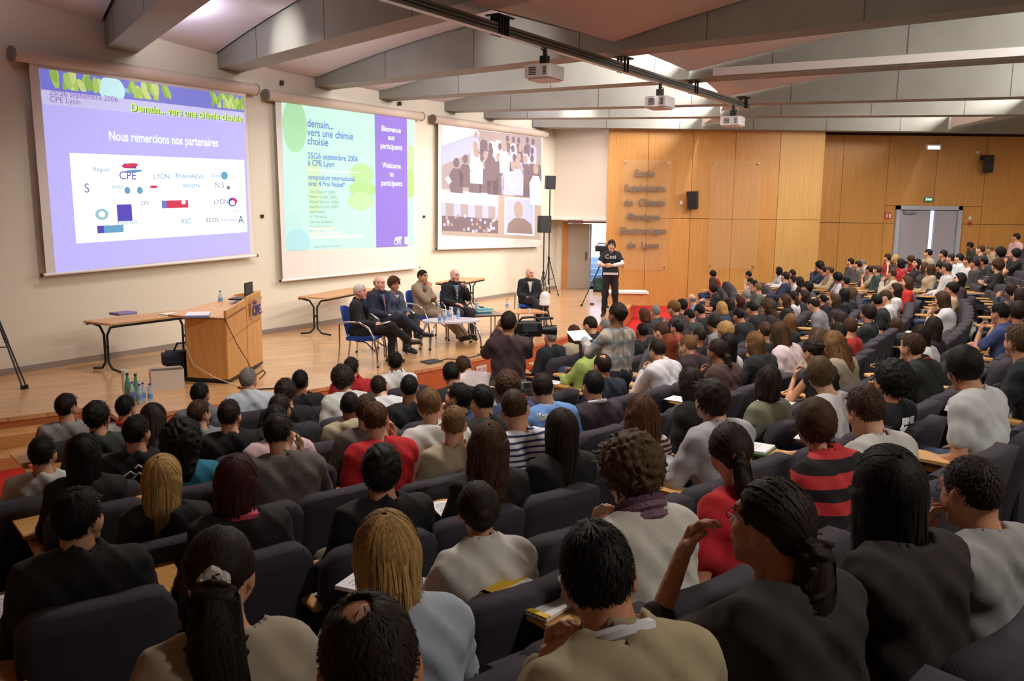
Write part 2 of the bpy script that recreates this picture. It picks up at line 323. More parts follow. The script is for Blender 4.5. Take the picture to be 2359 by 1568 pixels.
for k in range(7):
    a0, a1 = RIBAZ[k]-.2, RIBAZ[k+1]+.2
    for j, (ra, rb_, rc) in enumerate(SLOT):
        mb = MB(); n = 10; m_ = 3; vs = []; fs = []
        rr = np.linspace(ra, rc, n+1)
        for r in rr:
            for q in range(m_+1):
                p = pol(r, a0+(a1-a0)*q/m_); vs.append((*p, shell_z(max(0, r-rb_))))
        for i in range(n):
            for q in range(m_): fs.append((i*(m_+1)+q, i*(m_+1)+q+1, (i+1)*(m_+1)+q+1, (i+1)*(m_+1)+q))
        mb.add(vs, fs)
        if j: 
            pa, pb = pol(ra, a0), pol(ra, a1); mb.quad((*pa, shell_z(0)), (*pb, shell_z(0)), (*pb, shell_z(0)+.32), (*pa, shell_z(0)+.32))
        mb.build('vault_panel', M_PERF if j else M_SHELL, ceil)
# cove tubes in the light slots (unlit in the two near bays)
M_TUBE = mat('fluorescent_tube', (255, 246, 236), .5, emit=9)
for k in range(3, 7):
    for j, r in enumerate((19.62, 26.7)):
        pa, pb = pol(r, RIBAZ[k]-1.2), pol(r, RIBAZ[k+1]+.7)
        t = thing('cove_light', (*pa, 5.66), label='%s strip light in the %s ceiling slot, bay %s from the screens' % (('white fluorescent', 'white lit')[j], ('front', 'rear')[j], ('third', 'fourth', 'fifth', 'sixth')[k-3]), cat='light', group='strip lights in the ceiling slots')
        MB().tube([(0, 0, .03), (*(pb-pa), .03)], .02, 8).build('tube', M_TUBE, t); MB().tube([(0, 0, -.02), (*(pb-pa), -.02)], .03, 4).build('housing', M_WPLAS, t)
        mid = (pa+pb)/2; az = math.radians((RIBAZ[k]+RIBAZ[k+1])/2); dd = np.array([math.sin(az), math.cos(az)])
        area('cove_lamp', (*(mid-dd*.10), 5.66), float(np.hypot(*(pb-pa)))*.9, 190 if j == 0 else 150, (1, .97, .93), target=(*(mid-dd*1.2), 5.62), sy=.08)
# small uplights fixed to the far face of one beam that wash the next beam
for k, r in ((2, 15.6), (3, 17.6), (6, 15.9)):
    a = math.radians(RIBAZ[k]); d = np.array([math.sin(a), math.cos(a)]); tgt = FC+d*r; q, d0 = beside(k-1, r, .60)
    u = thing('beam_spot', (*q, 5.30), label='small black spotlight fixed behind a beam, lighting beam number %s' % {1: 'one', 2: 'two', 3: 'three', 6: 'six'}[k], cat='spotlight', group='spotlights between the beams')
    MB().lathe([(.03, 0), (.045, .02), (.045, .09), (.03, .1)]).build('lamp_body', M_BLACK, u); MB().box((-.06*-d0[1], -.06*d0[0], .05), (.12, .12, .03)).build('bracket', M_BLACK, u)
    v = (tgt-q)/np.hypot(*(tgt-q)); sp = spot('beam_spot_light', (*(q+v*.12), 5.36), (*tgt, 5.26), 170, 46, (1, .96, .92), 1)
# suspended projector rail
ra_, rb_ = onz(900, -14, 5.02), onz(1722, 243, 5.02); rd = (rb_-ra_); rl_ = np.hypot(rd[0], rd[1]); ra_ = ra_-rd*.35; rd = rb_-ra_; rz_ = math.atan2(rd[1], rd[0]); rlen = float(np.hypot(rd[0], rd[1]))
rail = thing('projector_rail', (*ra_[:2], 5.0), rz_, 'long grey metal rail hung under the ceiling beams carrying the projectors', 'rail')
MB().box((rlen/2, 0, 0), (rlen, .10, .13)).build('rail_body', mat('rail_grey', (118, 116, 108), .4, .4), rail)
for yy, zz in ((-.053, .022), (-.053, -.02), (.053, 0)): MB().box((rlen/2, yy, zz), (rlen, .006, .014)).build('cable_groove', M_BLACK, rail)
MB().box((rlen/2, .0, -.058), (rlen, .05, .016)).build('bottom_flange', M_WPLAS, rail)
def on_rail(px, py):
    n = np.array([-math.sin(rz_), math.cos(rz_), 0]); p = onpl(px, py, (*ra_[:2], 0), n); return float((p[:2]-ra_[:2]) @ np.array([math.cos(rz_), math.sin(rz_)]))
for px, py in ((1152, 25), (1436, 122), (1598, 190), (1712, 238)):
    s = on_rail(px, py); br = MB()
    for o in ((-.09, -.03, .03, .09) if px == 1152 else (-.05, .05)):
        br.box((s+o, -.06, .04), (.022, .03, .22)); br.box((s+o, .06, .04), (.022, .03, .22))
    br.box((s, 0, .15), (.34, .2, .02)); br.build('bracket', M_BLACK, rail)
def projector(px, py, scale, lab):
    s = on_rail(px, py-45*scale); base = ra_[:2]+np.array([math.cos(rz_), math.sin(rz_)])*s
    t = thing('projector', (*base, 4.62), math.radians(60), lab, 'projector', 'white projectors on the ceiling rail')
    b = MB().rbox((0, 0, 0), (.46, .40, .17), .05, 4, 'z').build('body', M_WPLAS, t)
    MB().rbox((0, 0, -.095), (.40, .34, .02), .05, 4, 'z').build('underside', mat('projector_base', (206, 190, 184), .5), t)
    MB().lathe([(.05, 0), (.06, .02), (.055, .06), (.04, .062)], M=Matrix.Rotation(-math.pi/2, 3, 'X'), c=(.1, .2, 0)).build('lens', M_BLACK, t, True)
    for i, (x, wd) in enumerate(((-.16, .05), (.02, .11))):
        g = MB()
        for k in range(5): g.box((-.232, x+.04, -.045+.022*k), (.006, wd, .012))
        g.build('vent_grille', M_DGREY, b)
    MB().box((0, 0, .15), (.1, .1, .14)).tube([(0, 0, .2), (0, 0, .34)], .03).build('ceiling_mount', M_BLACK, t)
    MB().tube([(-.05, -.05, .12), (-.16, -.12, .2), (-.2, -.05, .28), (-.05, 0, .33)], .008, 6).build('cable', M_BLACK, t)
projector(1256, 107, 1.0, 'white projector nearest the camera, largest of three on the ceiling rail')
projector(1522, 204, .75, 'white projector in the middle of the ceiling rail')
projector(1690, 263, .6, 'white projector at the far end of the ceiling rail')
# white duct along a beam
dd_ = np.array([math.sin(math.radians(RIBAZ[4])), math.cos(math.radians(RIBAZ[4]))]); pA = FC+dd_*19.9; pB = FC+dd_*33; nn = np.array([-dd_[1], dd_[0]]); nn = nn if nn[1] > 0 else -nn
MB().slab([(*(pA-nn*.09), RB+.02), (*(pB-nn*.09), RB+.02), (*(pB-nn*.09), RB+.15), (*(pA-nn*.09), RB+.15)], (*(nn*.085), 0)).build('cable_duct', M_WPLAS, label='white cable duct running along the side of a concrete beam', cat='duct')
# ================================================================ screens on the stage wall
def em(name, col, e=1.0): return mat('slide_'+name, col, 1, emit=e, spec=0)
SE = .82
M_FAB = mat('screen_fabric', (222, 212, 206), .9); M_CASE = mat('screen_case', (196, 180, 166), .5)
def screen(label, tl, tr, bl, br, img):
    """corner pixels of the fabric (top under the case, bottom) and of the projected picture"""
    off = .14; P = {k: W(*p, off) for k, p in zip('abcd', (tl, tr, br, bl))}
    sA = min(ws(P['a']), ws(P['d'])); base = wl(sA, SZ); rz = math.atan2(WD[1], WD[0])
    t = thing('projection_screen', (*base[:2], SZ), rz, label, 'screen', 'projection screens on the stage wall')
    Mi = Matrix.Translation(V((*base[:2], SZ))) @ Matrix.Rotation(rz, 4, 'Z'); inv = Mi.inverted()
    q = {k: inv @ V(p) for k, p in P.items()}
    MB().slab([q['d'], q['c'], q['b'], q['a']], (0, .006, 0)).build('fabric', M_FAB, t)
    a, b = q['a'], q['b']; zc = (a.z+b.z)/2
    MB().rbox((0, 0, 0), ((b-a).length+.36, .16, .17), .05, 4, 'x', M=Matrix.Rotation(math.atan2(b.z-a.z, (b-a).length), 3, 'Y').inverted()) if False else None
    MB().tube([(a.x-.22, a.y, a.z+.08), (b.x+.22, b.y, b.z+.08)], .10, 10).build('case', M_CASE, t, True)
    for e in (a.x-.23, b.x+.23): MB().tube([(e-.012, a.y, (a.z if e < 1 else b.z)+.08), (e+.012, a.y, (a.z if e < 1 else b.z)+.08)], .108, 10).build('end_cap', mat('end_cap_grey', (120, 112, 104), .5), t)
    MB().tube([(a.x-.1, a.y, a.z+.004), (b.x+.1, b.y, b.z+.004)], .012, 6).build('slot_edge', M_BLACK, t)
    MB().tube([(q['d'].x-.05, q['d'].y, q['d'].z), (q['c'].x+.05, q['c'].y, q['c'].z)], .022, 8).build('bottom_bar', M_WPLAS, t)
    for e in ('d', 'c'): MB().tube([(q[e].x+(-.08 if e == 'd' else .05), q[e].y, q[e].z), (q[e].x+(-.05 if e == 'd' else .08), q[e].y, q[e].z)], .026, 8).build('bar_plug', M_BLACK, t)
    I = [inv @ V(W(*p, off+.004)) for p in img]             # tl tr br bl
    y0 = I[0].y-.001
    def at(u, v, d=0):                                      # u right 0..1, v down 0..1
        top = I[0].lerp(I[1], u); bot = I[3].lerp(I[2], u); p = top.lerp(bot, v); return Vector((p.x, y0-d, p.z))
    return t, at
LV = [0]
def poly(at, part, name, pts, m, d, vmax=1): 
    pts = [(min(max(u, 0), 1), min(max(v, 0), vmax)) for u, v in pts]
    o = MB().add([at(u, v, d) for u, v in pts], [tuple(range(len(pts)-1, -1, -1))]).build(name, m, part); return o
def rect(at, part, name, u0, v0, u1, v1, m, d, n=1):
    vs = []; fs = []
    for i in range(n+1):
        u = u0+(u1-u0)*i/n; vs += [at(u, v0, d), at(u, v1, d)]
    for i in range(n): fs.append((2*i, 2*i+1, 2*i+3, 2*i+2))
    return MB().add(vs, fs).build(name, m, part)
def oval(at, part, name, u, v, ru, rv, m, d, n=20, rot=0, vmax=1):
    return poly(at, part, name, [(u+ru*math.cos(t)*math.cos(rot)-rv*math.sin(t)*math.sin(rot), v+ru*math.cos(t)*math.sin(rot)+rv*math.sin(t)*math.cos(rot)) for t in [2*math.pi*k/n for k in range(n)]], m, d, vmax)
def label_(at, part, body, u, v, hv, m, d, align='LEFT', wu=None, bold=0):
    """lettering of height hv (fraction of the picture), baseline at v, warped onto the picture"""
    o = text(body, 1, Matrix.Identity(4), m, part, 'lettering', align=align, bold=bold)
    vs = [v_.co.copy() for v_ in o.data.vertices]
    if not vs: return o
    x0 = min(p.x for p in vs); x1 = max(p.x for p in vs); H = (at(u, 1)-at(u, 0)).length; Wd = (at(1, v)-at(0, v)).length
    k = (wu/(x1-x0)) if wu else hv*1.38*H/Wd
    for v_, p in zip(o.data.vertices, vs): v_.co = at(u+p.x*k, v-p.y*hv*1.38, d)
    return o
def slide_mat(name, cols, scale, e):     # picture-like procedural blotches between several colours
    m = bpy.data.materials.new(name); m.use_nodes = True; nt = m.node_tree; b = nt.nodes['Principled BSDF']; b.inputs['Base Color'].default_value = (.12, .14, .12, 1); b.inputs['Roughness'].default_value = 1; b.inputs['Specular IOR Level'].default_value = 0
    tc = nt.nodes.new('ShaderNodeTexCoord'); n = nt.nodes.new('ShaderNodeTexNoise'); n.inputs['Scale'].default_value = scale; n.inputs['Detail'].default_value = 1.5; nt.links.new(tc.outputs['Object'], n.inputs[0])
    r = nt.nodes.new('ShaderNodeValToRGB'); r.color_ramp.elements.remove(r.color_ramp.elements[0])
    for i, c in enumerate(cols):
        el = r.color_ramp.elements[0] if i == 0 else r.color_ramp.elements.new(0); el.position = .3+.4*i/(len(cols)-1); el.color = (*lin(c), 1)
    nt.links.new(n.outputs[0], r.inputs[0]); nt.links.new(r.outputs[0], b.inputs['Emission Color']); b.inputs['Emission Strength'].default_value = e; return m
# ---- screen 1
t, at = screen('large left projection screen thanking the partners on a lavender slide', (66, 143), (566, 213), (107, 633), (586, 589), [(90, 157), (561, 222), (577, 583), (128, 628)])
bg = rect(at, t, 'projected_image', 0, 0, 1, 1, em('lavender', (192, 184, 252), .86), 0, 6)
rect(at, bg, 'header_picture', 0, 0, 1, .17, slide_mat('header_sky', [(120, 150, 236), (170, 226, 232), (150, 190, 240), (120, 120, 220)], 1.6, SE), .002, 6)
rect(at, bg, 'header_band', 0, .10, 1, .17, em('band', (208, 204, 246), SE), .003, 6)
LEAF = [em('leaf1', (176, 206, 108), SE), em('leaf2', (150, 186, 92), SE), em('leaf3', (206, 222, 140), SE)]
random.seed(4)
for c, n, s in ((.09, 5, .05), (.19, 4, .045), (.44, 5, .05), (.52, 3, .04), (.86, 4, .035), (.93, 5, .035), (.97, 3, .03)):
    for k in range(n*2): oval(at, bg, 'leaf', c+random.uniform(-.055, .055), .045+random.uniform(-.03, .03), s*.3, .04, LEAF[k % 3], .004+.0003*k, 14, random.uniform(-.35, .35), .088)
oval(at, bg, 'flask', .30, .06, .06, .07, em('glass', (204, 246, 250), SE), .0025, vmax=.105); 
label_(at, bg, '25/26 septembre 2006', .03, .122, .03, em('purple_text', (150, 120, 190), SE), .008); label_(at, bg, 'CPE Lyon', .03, .155, .03, MATS['slide_purple_text'], .008)
label_(at, bg, 'Demain... vers une chimie choisie', .385, .163, .043, em('olive_shadow', (110, 150, 70), .6), .008, wu=.6, bold=.02)
label_(at, bg, 'Demain... vers une chimie choisie', .38, .16, .043, em('lime_text', (214, 250, 120), SE), .0095, wu=.6, bold=.02)
label_(at, bg, 'Nous remercions nos partenaires', .27, .325, .052, em('white_text', (236, 250, 244), .95), .006, wu=.56, bold=.02)
rect(at, bg, 'logo_sheet', .095, .40, .985, .86, em('white_sheet', (250, 252, 255), 1.05), .004, 6)
CY_ = em('pale_cyan', (110, 168, 204), .8); PU = em('logo_purple', (96, 84, 190), .8); RE = em('logo_red', (214, 70, 96), .8); GR = em('logo_grey', (120, 128, 164), .8); DK = em('logo_dark', (90, 96, 140), .7)
for body, u, v, h, m in (('CPE', .305, .53, .045, PU), ('LYON', .47, .525, .03, CY_), ('RhôneAlpes', .585, .52, .03, CY_), ('Région', .19, .49, .025, CY_), ('Grand Lyon', .78, .51, .022, CY_), ('S', .145, .60, .05, GR), ('UNIV', .27, .58, .02, CY_),
    ('ARKEMA', .62, .575, .024, CY_), ('N S', .80, .575, .035, GR), ('CPE', .40, .672, .022, GR), ('LYON', .79, .675, .03, GR), ('ECOS', .74, .785, .028, DK), ('Technologies', .82, .785, .02, GR), ('A', .93, .80, .05, DK), ('INSTITUT', .28, .775, .022, CY_), ('RSC', .60, .785, .03, CY_), ('TOTAL', .885, .73, .014, GR)):
    label_(at, bg, body, u, v, h, m, .007)
rect(at, bg, 'logo', .33, .445, .39, .47, PU, .006); oval(at, bg, 'logo', .36, .455, .04, .012, RE, .0065, rot=-.15); oval(at, bg, 'logo', .375, .485, .045, .008, CY_, .006, rot=-.1)
oval(at, bg, 'logo', .215, .715, .03, .03, em('ring', (150, 196, 206), .9), .006); oval(at, bg, 'logo', .215, .715, .015, .016, MATS['slide_white_sheet'], .0065)
rect(at, bg, 'logo', .285, .665, .355, .755, PU, .006); rect(at, bg, 'logo', .53, .648, .645, .692, RE, .006); rect(at, bg, 'logo', .505, .648, .53, .692, em('logo_blue', (120, 130, 200), .8), .006); oval(at, bg, 'logo', .62, .66, .012, .012, MATS['slide_white_sheet'], .0065)
oval(at, bg, 'logo', .90, .665, .025, .028, PU, .006); oval(at, bg, 'logo', .912, .66, .018, .02, RE, .0062); oval(at, bg, 'logo', .90, .67, .015, .016, MATS['slide_white_sheet'], .0066)
oval(at, bg, 'logo', .47, .57, .02, .008, RE, .006); rect(at, bg, 'logo', .19, .775, .22, .815, PU, .006); rect(at, bg, 'logo', .22, .775, .31, .815, CY_, .0058); oval(at, bg, 'logo', .86, .50, .02, .025, CY_, .006); oval(at, bg, 'logo', .34, .59, .014, .02, CY_, .006); oval(at, bg, 'logo', .40, .59, .014, .02, CY_, .006); oval(at, bg, 'logo', .88, .575, .01, .012, GR, .006)
# ---- screen 2
t, at = screen('middle projection screen welcoming participants on green and purple slide', (634, 232), (957, 274), (652, 646), (962, 616), [(648, 234), (953, 276), (955, 566), (657, 578)])
bg = rect(at, t, 'projected_image', 0, 0, 1, 1, slide_mat('green_bokeh', [(170, 236, 176), (214, 244, 176), (176, 236, 180), (206, 250, 236)], 1.1, .9), 0, 6)
for k, (u, v, ru, rv, c) in enumerate([(.55, .45, .09, .08, (196, 238, 170)), (.56, .56, .11, .06, (190, 234, 160)), (.54, .65, .1, .07, (206, 242, 184)), (.06, .85, .06, .12, (206, 244, 236)), (.08, .95, .08, .1, (190, 236, 240)), (.97, .3, .05, .1, (206, 232, 170)), (.96, .5, .05, .12, (196, 228, 150)), (.08, .15, .08, .18, (186, 240, 190)), (.2, .55, .05, .2, (214, 246, 200))]):
    oval(at, bg, 'petal', u, v, ru, rv, em('petal%d' % k, c, SE*.85), .002+.0004*k)
rect(at, bg, 'purple_panel', .66, 0, .935, 1, em('purple_panel', (156, 130, 216), .85), .006, 2)
TB = em('blue_text', (110, 140, 214), .75); TW = em('white_yellow', (238, 250, 216), .95); TG = em('green_grey_text', (130, 180, 150), .7)
for body, v, h in (('demain...', .145, .055), ('vers une chimie', .205, .055), ('choisie', .265, .055), ('25/26 septembre 2006', .36, .042), ('à CPE Lyon', .41, .042), ('symposium international', .505, .036), ('avec 4 Prix Nobel*', .55, .036)): label_(at, bg, body, .16, v, h, TB, .008, bold=.012)
for k, body in enumerate(('Yves Chauvin* (2005)', 'Robert Grubbs* (2005)', 'Richard Schrock* (2005)', 'Jean-Marie Lehn* (1987)', 'Jean Fréchet', 'K C Nicolaou', 'Jean-Luc Guillaume', 'Pascal Barthélémy', 'Marc Ledoux')): label_(at, bg, body, .165, .60+.035*k, .022, TG, .008)
rect(at, bg, 'rule', .16, .438, .54, .445, TW, .008)
for k, wu in enumerate((.16, .22, .39)): rect(at, bg, 'caption_line', .165, .835+.032*k, .165+wu, .858+.032*k, em('caption_white', (232, 250, 226), .85), .008)
for body, v in (('Bienvenue', .115), ('aux', .175), ('participants', .245), ('Welcome', .39), ('to', .455), ('participants', .525)): label_(at, bg, body, .797, v, .042, TW, .009, 'CENTER', bold=.02)
label_(at, bg, 'CPE', .81, .985, .04, TW, .009, bold=.02); oval(at, bg, 'logo', .85, .935, .035, .012, TW, .009, rot=-.2); rect(at, bg, 'logo', .905, .925, .935, .985, TW, .009)
label_(at, bg, 'contact CPE Lyon / www.cpe.fr', .19, .985, .016, TG, .008)
# ---- screen 3: live pictures of an audience
t, at = screen('far right projection screen showing photographs of a seated audience', (1010, 284), (1250, 315), (1009, 573), (1243, 567), [(1018, 289), (1247, 317), (1246, 552), (1018, 541)])
PBR = em('photo_brown', (214, 190, 172), .62); PDK = em('photo_dark', (160, 138, 142), .5); PMID = em('photo_mid', (204, 184, 184), .6); PWH = em('photo_white', (238, 238, 255), .95); PLI = em('photo_lilac', (206, 204, 240), .8); PSK = em('photo_skin', (206, 176, 164), .7)
bg = rect(at, t, 'projected_image', 0, 0, 1, 1, PBR, 0, 4)
rect(at, bg, 'photo', 0, 0, 1, .56, PMID, .002, 3); poly(at, bg, 'photo_wall', [(0, 0), (0, .18), (.34, .03), (.3, 0)], PWH, .003); poly(at, bg, 'photo_wall', [(0, .18), (0, .36), (.25, .22), (.34, .04)], PLI, .003)
random.seed(11)
def fig(u, v, s, mb, mh=None, d=.004):
    poly(at, bg, 'photo_figure', [(u-.035*s, v+.2*s), (u-.04*s, v+.09*s), (u-.018*s, v+.05*s), (u+.018*s, v+.05*s), (u+.04*s, v+.09*s), (u+.038*s, v+.2*s)], mb, d); oval(at, bg, 'photo_head', u, v+.015*s, .017*s, .03*s, mh or PDK, d+.0006, 10)
for r in range(4):
    for k in range(10):
        u = .30+.075*k+random.uniform(-.015, .015); v = .03+.085*r+random.uniform(-.01, .01)
        if u < .97 and v < .4: fig(u, v, 1.05+.15*r, random.choice([PWH, PDK, PDK, PLI, PDK]), random.choice([PDK, PSK]), .004+.0022*r)
for u, v, s, m in ((.30, .18, 1.6, PWH), (.44, .16, 1.5, PDK), (.72, .24, 1.7, PLI), (.93, .28, 1.9, PWH), (.58, .1, 1.4, PWH), (.12, .3, 1.5, PDK), (.2, .26, 1.4, PDK)): fig(u, v, s, m, PSK if m is not PDK else PDK, .0145)
poly(at, bg, 'photo_sheet', [(.62, .50), (.7, .46), (.74, .5), (.64, .53)], PWH, .017); poly(at, bg, 'photo_sheet', [(.02, .48), (.05, .45), (.08, .5), (.05, .53)], PWH, .017)
rect(at, bg, 'photo', 0, .58, .52, .96, PDK, .002, 2); rect(at, bg, 'photo_wall', 0, .58, .52, .70, PWH, .003, 2); rect(at, bg, 'photo_wall', 0, .70, .52, .82, PLI, .003, 2)
for k in range(4): rect(at, bg, 'photo_column', .03+.13*k, .70, .1+.13*k, .82, PMID, .0035)
for k in range(34): oval(at, bg, 'photo_head', random.uniform(.01, .51), random.uniform(.81, .955), .012, .016, random.choice([PWH, PSK, PMID, PLI]), .004+.0001*k, 8)
rect(at, bg, 'photo_border', .585, .60, .92, .965, PWH, .002, 2); rect(at, bg, 'photo', .60, .615, .905, .95, PLI, .003, 2)
poly(at, bg, 'photo_figure', [(.61, .948), (.625, .86), (.69, .80), (.80, .80), (.88, .85), (.9, .948)], em('photo_suit', (176, 150, 140), .6), .004); oval(at, bg, 'photo_head', .735, .72, .05, .085, PSK, .005)
# small fittings on the stage wall
for px, py in ((604, 498), (977, 499)):
    p = W(px, py, .02); MB().box((0, 0, 0), (.06, .04, .06), M=None).build('wall_socket', M_DGREY, label='small dark wall socket to the right of the %s screen' % ('left' if px < 800 else 'middle'), cat='socket').location = V(p)
for i, (px, py) in enumerate(((650, 196), (922, 243))):
    p = W(px, py, .06); MB().lathe([(.03, 0), (.04, .03), (.035, .08), (.01, .09)]).build('wall_lamp', M_DGREY, label='small dark spot above the %s end of the middle screen' % ('left', 'right')[i], cat='spotlight').location = V(p)
# ================================================================ furniture on the stage
M_TOP = wood_mat('table_beech', (196, 146, 96), (216, 168, 118), .4, (8, .8, .8)); M_LECT = wood_mat('lectern_beech', (212, 154, 86), (230, 176, 106), .4, (6, 6, .6)); M_PIPE = mat('dark_green_pipe', (34, 44, 42), .4, .3)
def folding_table(label, pA, pB, depth, h=.74, group='folding tables by the stage wall', n=2):
    """pA, pB: pixels of the left and right ends of the front top edge"""
    a, b = onz(*pA, SZ+h), onz(*pB, SZ+h); d = b-a; L = float(np.hypot(d[0], d[1])); rz = math.atan2(d[1], d[0])
    t = thing('folding_table', (a[0], a[1], SZ), rz, label, 'table', group)
    top = MB().rbox((L/2, depth/2, h-.014), (L, depth, .028), .03, 3, 'z').build('table_top', M_TOP, t)
    MB().box((L/2, .01, h-.045), (L-.1, .03, .035)).box((L/2, depth-.01, h-.045), (L-.1, .03, .035)).build('rail', M_BLACK, t)
    for x in (.14, L-.14):
        lg = MB()
        for s in (-1, 1):
            y0 = depth/2+s*.035; lg.tube([(x, depth/2+s*.3, h-.05), (x, depth/2+s*.12, h-.08), (x, y0, h-.2), (x, y0, .14), (x, depth/2+s*.12, .05), (x, depth/2+s*.32, .025)], .018, 8)
        lg.build('leg', M_PIPE, t, True)
        MB().box((x, depth/2, h*.5), (.03, .09, .04)).build('leg_brace', M_PIPE, t)
    return t, rz, a, L
tA, rzA, aA, LA = folding_table('long beech folding table under the left screen, folders lying on it', (252, 746), (470, 720), .62)
folding_table('beech folding table behind the left panelist, near the lectern side', (750, 686), (868, 664), .6)
folding_table('beech folding table against the wall behind the man with microphone', (1058, 652), (1118, 640), .6)
def on_tab(px, py, h=.745): return onz(px, py, SZ+h)
p = on_tab(284, 724); f = thing('ring_binder', p, rzA, 'purple-grey ring binder lying on the long left table', 'binder'); MB().rbox((0, 0, .02), (.31, .24, .04), .012, 3, 'x').build('cover', mat('binder_lilac', (128, 116, 160), .5), f); MB().box((.0, .0, .02), (.29, .2, .03)).build('pages', M_PAPER, f)
p = on_tab(405, 722); MB().box((0, 0, .004), (.42, .28, .008), rzA).build('paper_stack', M_PAPER, label='white sheets of paper at the right end of the long table', cat='papers').location = V(p)
# lectern
LZ = SZ
B0, B1, B2 = onz(432, 878, LZ), onz(527, 884, LZ), onz(606, 840, LZ)     # floor corners: left back, near corner, right
def zat(p, px, py):        # height on the vertical through p seen at pixel row py
    d = ray(px, py); t = (np.array(p)[:2] @ d[:2])/(d[:2] @ d[:2]); return ZC+t*d[2]
zl, zc1, zr = zat(B0, 425, 728), zat(B1, 512, 716), zat(B2, 606, 668)
lec = thing('lectern', (B1[0], B1[1], LZ), 0, 'beech lectern with angled front and logo plate on the stage', 'lectern')
o1 = np.array([B1[0], B1[1], LZ]); L0, L1, L2 = np.array([*B0[:2], 0])-[*o1[:2], 0], np.zeros(3), np.array([*B2[:2], 0])-[*o1[:2], 0]
bk = np.array([-WN[0], -WN[1], 0])*.62; L3 = L2+bk*.9; L4 = L0+bk*.55
mid = L2*.55
za, zb, zm = zl-LZ, zr-LZ, (zc1-LZ)*.45+(zr-LZ)*.55
def wallp(name, p, q, z0p, z1p, z0q, z1q, m, th=.03):
    nrm = np.cross(q-p, [0, 0, 1.]); nrm = nrm/np.linalg.norm(nrm)*th
    return MB().slab([p+[0, 0, z0p], q+[0, 0, z0q], q+[0, 0, z1q], p+[0, 0, z1p]], -nrm).build(name, m, lec)
zn = zc1-LZ; z0 = .06; sp = .62
wallp('side_panel', L0, L1, z0, za, z0, za*.985, M_LECT)
wallp('front_panel', L1, mid*.985, z0, za*sp, z0, zm*sp, M_LECT); wallp('front_panel', L1, mid*.985, za*sp+.012, zn, zm*sp+.012, zm, M_LECT)
wallp('front_panel', mid*1.015, L2, z0, zm*sp, z0, zb*sp*1.02, M_LECT); wallp('front_panel', mid*1.015, L2, zm*sp+.012, zm+.02, zb*sp*1.02+.012, zb, M_LECT)
wallp('end_panel', L2, L3, z0, zb, z0, zb-.1, M_LECT)
MB().slab([L0+[0, 0, za-.03], L1+[0, 0, za-.03], mid+[0, 0, za+.05], L2+bk*.2+[0, 0, za+.1], L3+[0, 0, za+.1], L4+[0, 0, za-.03]], (0, 0, .03)).build('desk_top', M_LECT, lec)
MB().slab([L0+[0, 0, 0.02], L1+[0, 0, 0.02], L2+[0, 0, .02], L3+[0, 0, .02], L4+[0, 0, .02]], (0, 0, .04)).build('plinth', M_BLACK, lec)
pn = np.cross(L2-mid, [0, 0, 1.]); pn = pn/np.linalg.norm(pn)
pc = mid+(L2-mid)*.52; zz = (zm+zb)/2; gl = MB().slab([mid+(L2-mid)*.15+[0, 0, zm*.72]+pn*.03, mid+(L2-mid)*.88+[0, 0, zb*.70]+pn*.03, mid+(L2-mid)*.88+[0, 0, zb*.93]+pn*.03, mid+(L2-mid)*.15+[0, 0, zm*.95]+pn*.03], pn*.006).build('logo_plate', mat('clear_plate', (222, 190, 150), .15, alpha=.45), lec)
lr = math.atan2((L2-mid)[1], (L2-mid)[0]); Ml = Matrix.Translation(V(mid+(L2-mid)*.22+[0, 0, zm*.755]+pn*.045)) @ Matrix.Rotation(lr, 4, 'Z') @ Matrix.Rotation(math.pi/2, 4, 'X')
M_CPE = mat('logo_violet', (62, 48, 128), .5); lt = text('CPE', .2, Ml, M_CPE, gl, 'logo_lettering', .004, bold=.006)
for k, (dx, dz, rr, m) in enumerate(((.10, .19, .045, M_CPE), (.06, .22, .035, mat('logo_magenta', (176, 40, 110), .5)))):
    q = Ml @ Vector((dx, dz, .002+.002*k)); mb = MB(); pts = []
    for i in range(14): g = 2*math.pi*i/14; pts.append(Ml @ Vector((dx+rr*1.9*math.cos(g), dz+rr*.5*math.sin(g)+.01*math.cos(2*g), .002+.003*k)))
    mb.quad(*pts).build('logo_mark', m, gl)
for u, zf in ((.15, .74), (.88, .72), (.15, .93), (.88, .91)):
    q = mid+(L2-mid)*u+[0, 0, (zm if u < .5 else zb)*zf]+pn*.03; MB().tube([q-pn*.03, q+pn*.012], .012, 8).build('stud', M_CHROME, lec)
lap = mid*1.25+bk*.35+o1+[0, 0, za+.14]
lp = thing('laptop', lap, lr, 'open black laptop standing on the lectern', 'laptop'); MB().rbox((0, 0, .01), (.34, .24, .02), .02).build('keyboard_base', M_BLACK, lp)
MB().rbox((0, -.13, .13), (.34, .012, .24), .02, 3, 'y', M=None).build('screen_lid', M_BLACK, lp); MB().box((0, -.137, .13), (.30, .003, .2)).build('lid_panel', M_DGREY, lp)
fo = o1+(L0*.45+bk*.3)+[0, 0, za+.004]; fb_ = thing('open_folder', fo, lr+.3, 'open white folder on the left end of the lectern', 'folder'); MB().box((0, 0, .012), (.44, .32, .024)).build('cover', mat('folder_blue', (136, 150, 200), .5), fb_); MB().box((.02, 0, .028), (.42, .3, .008)).build('pages', M_PAPER, fb_)
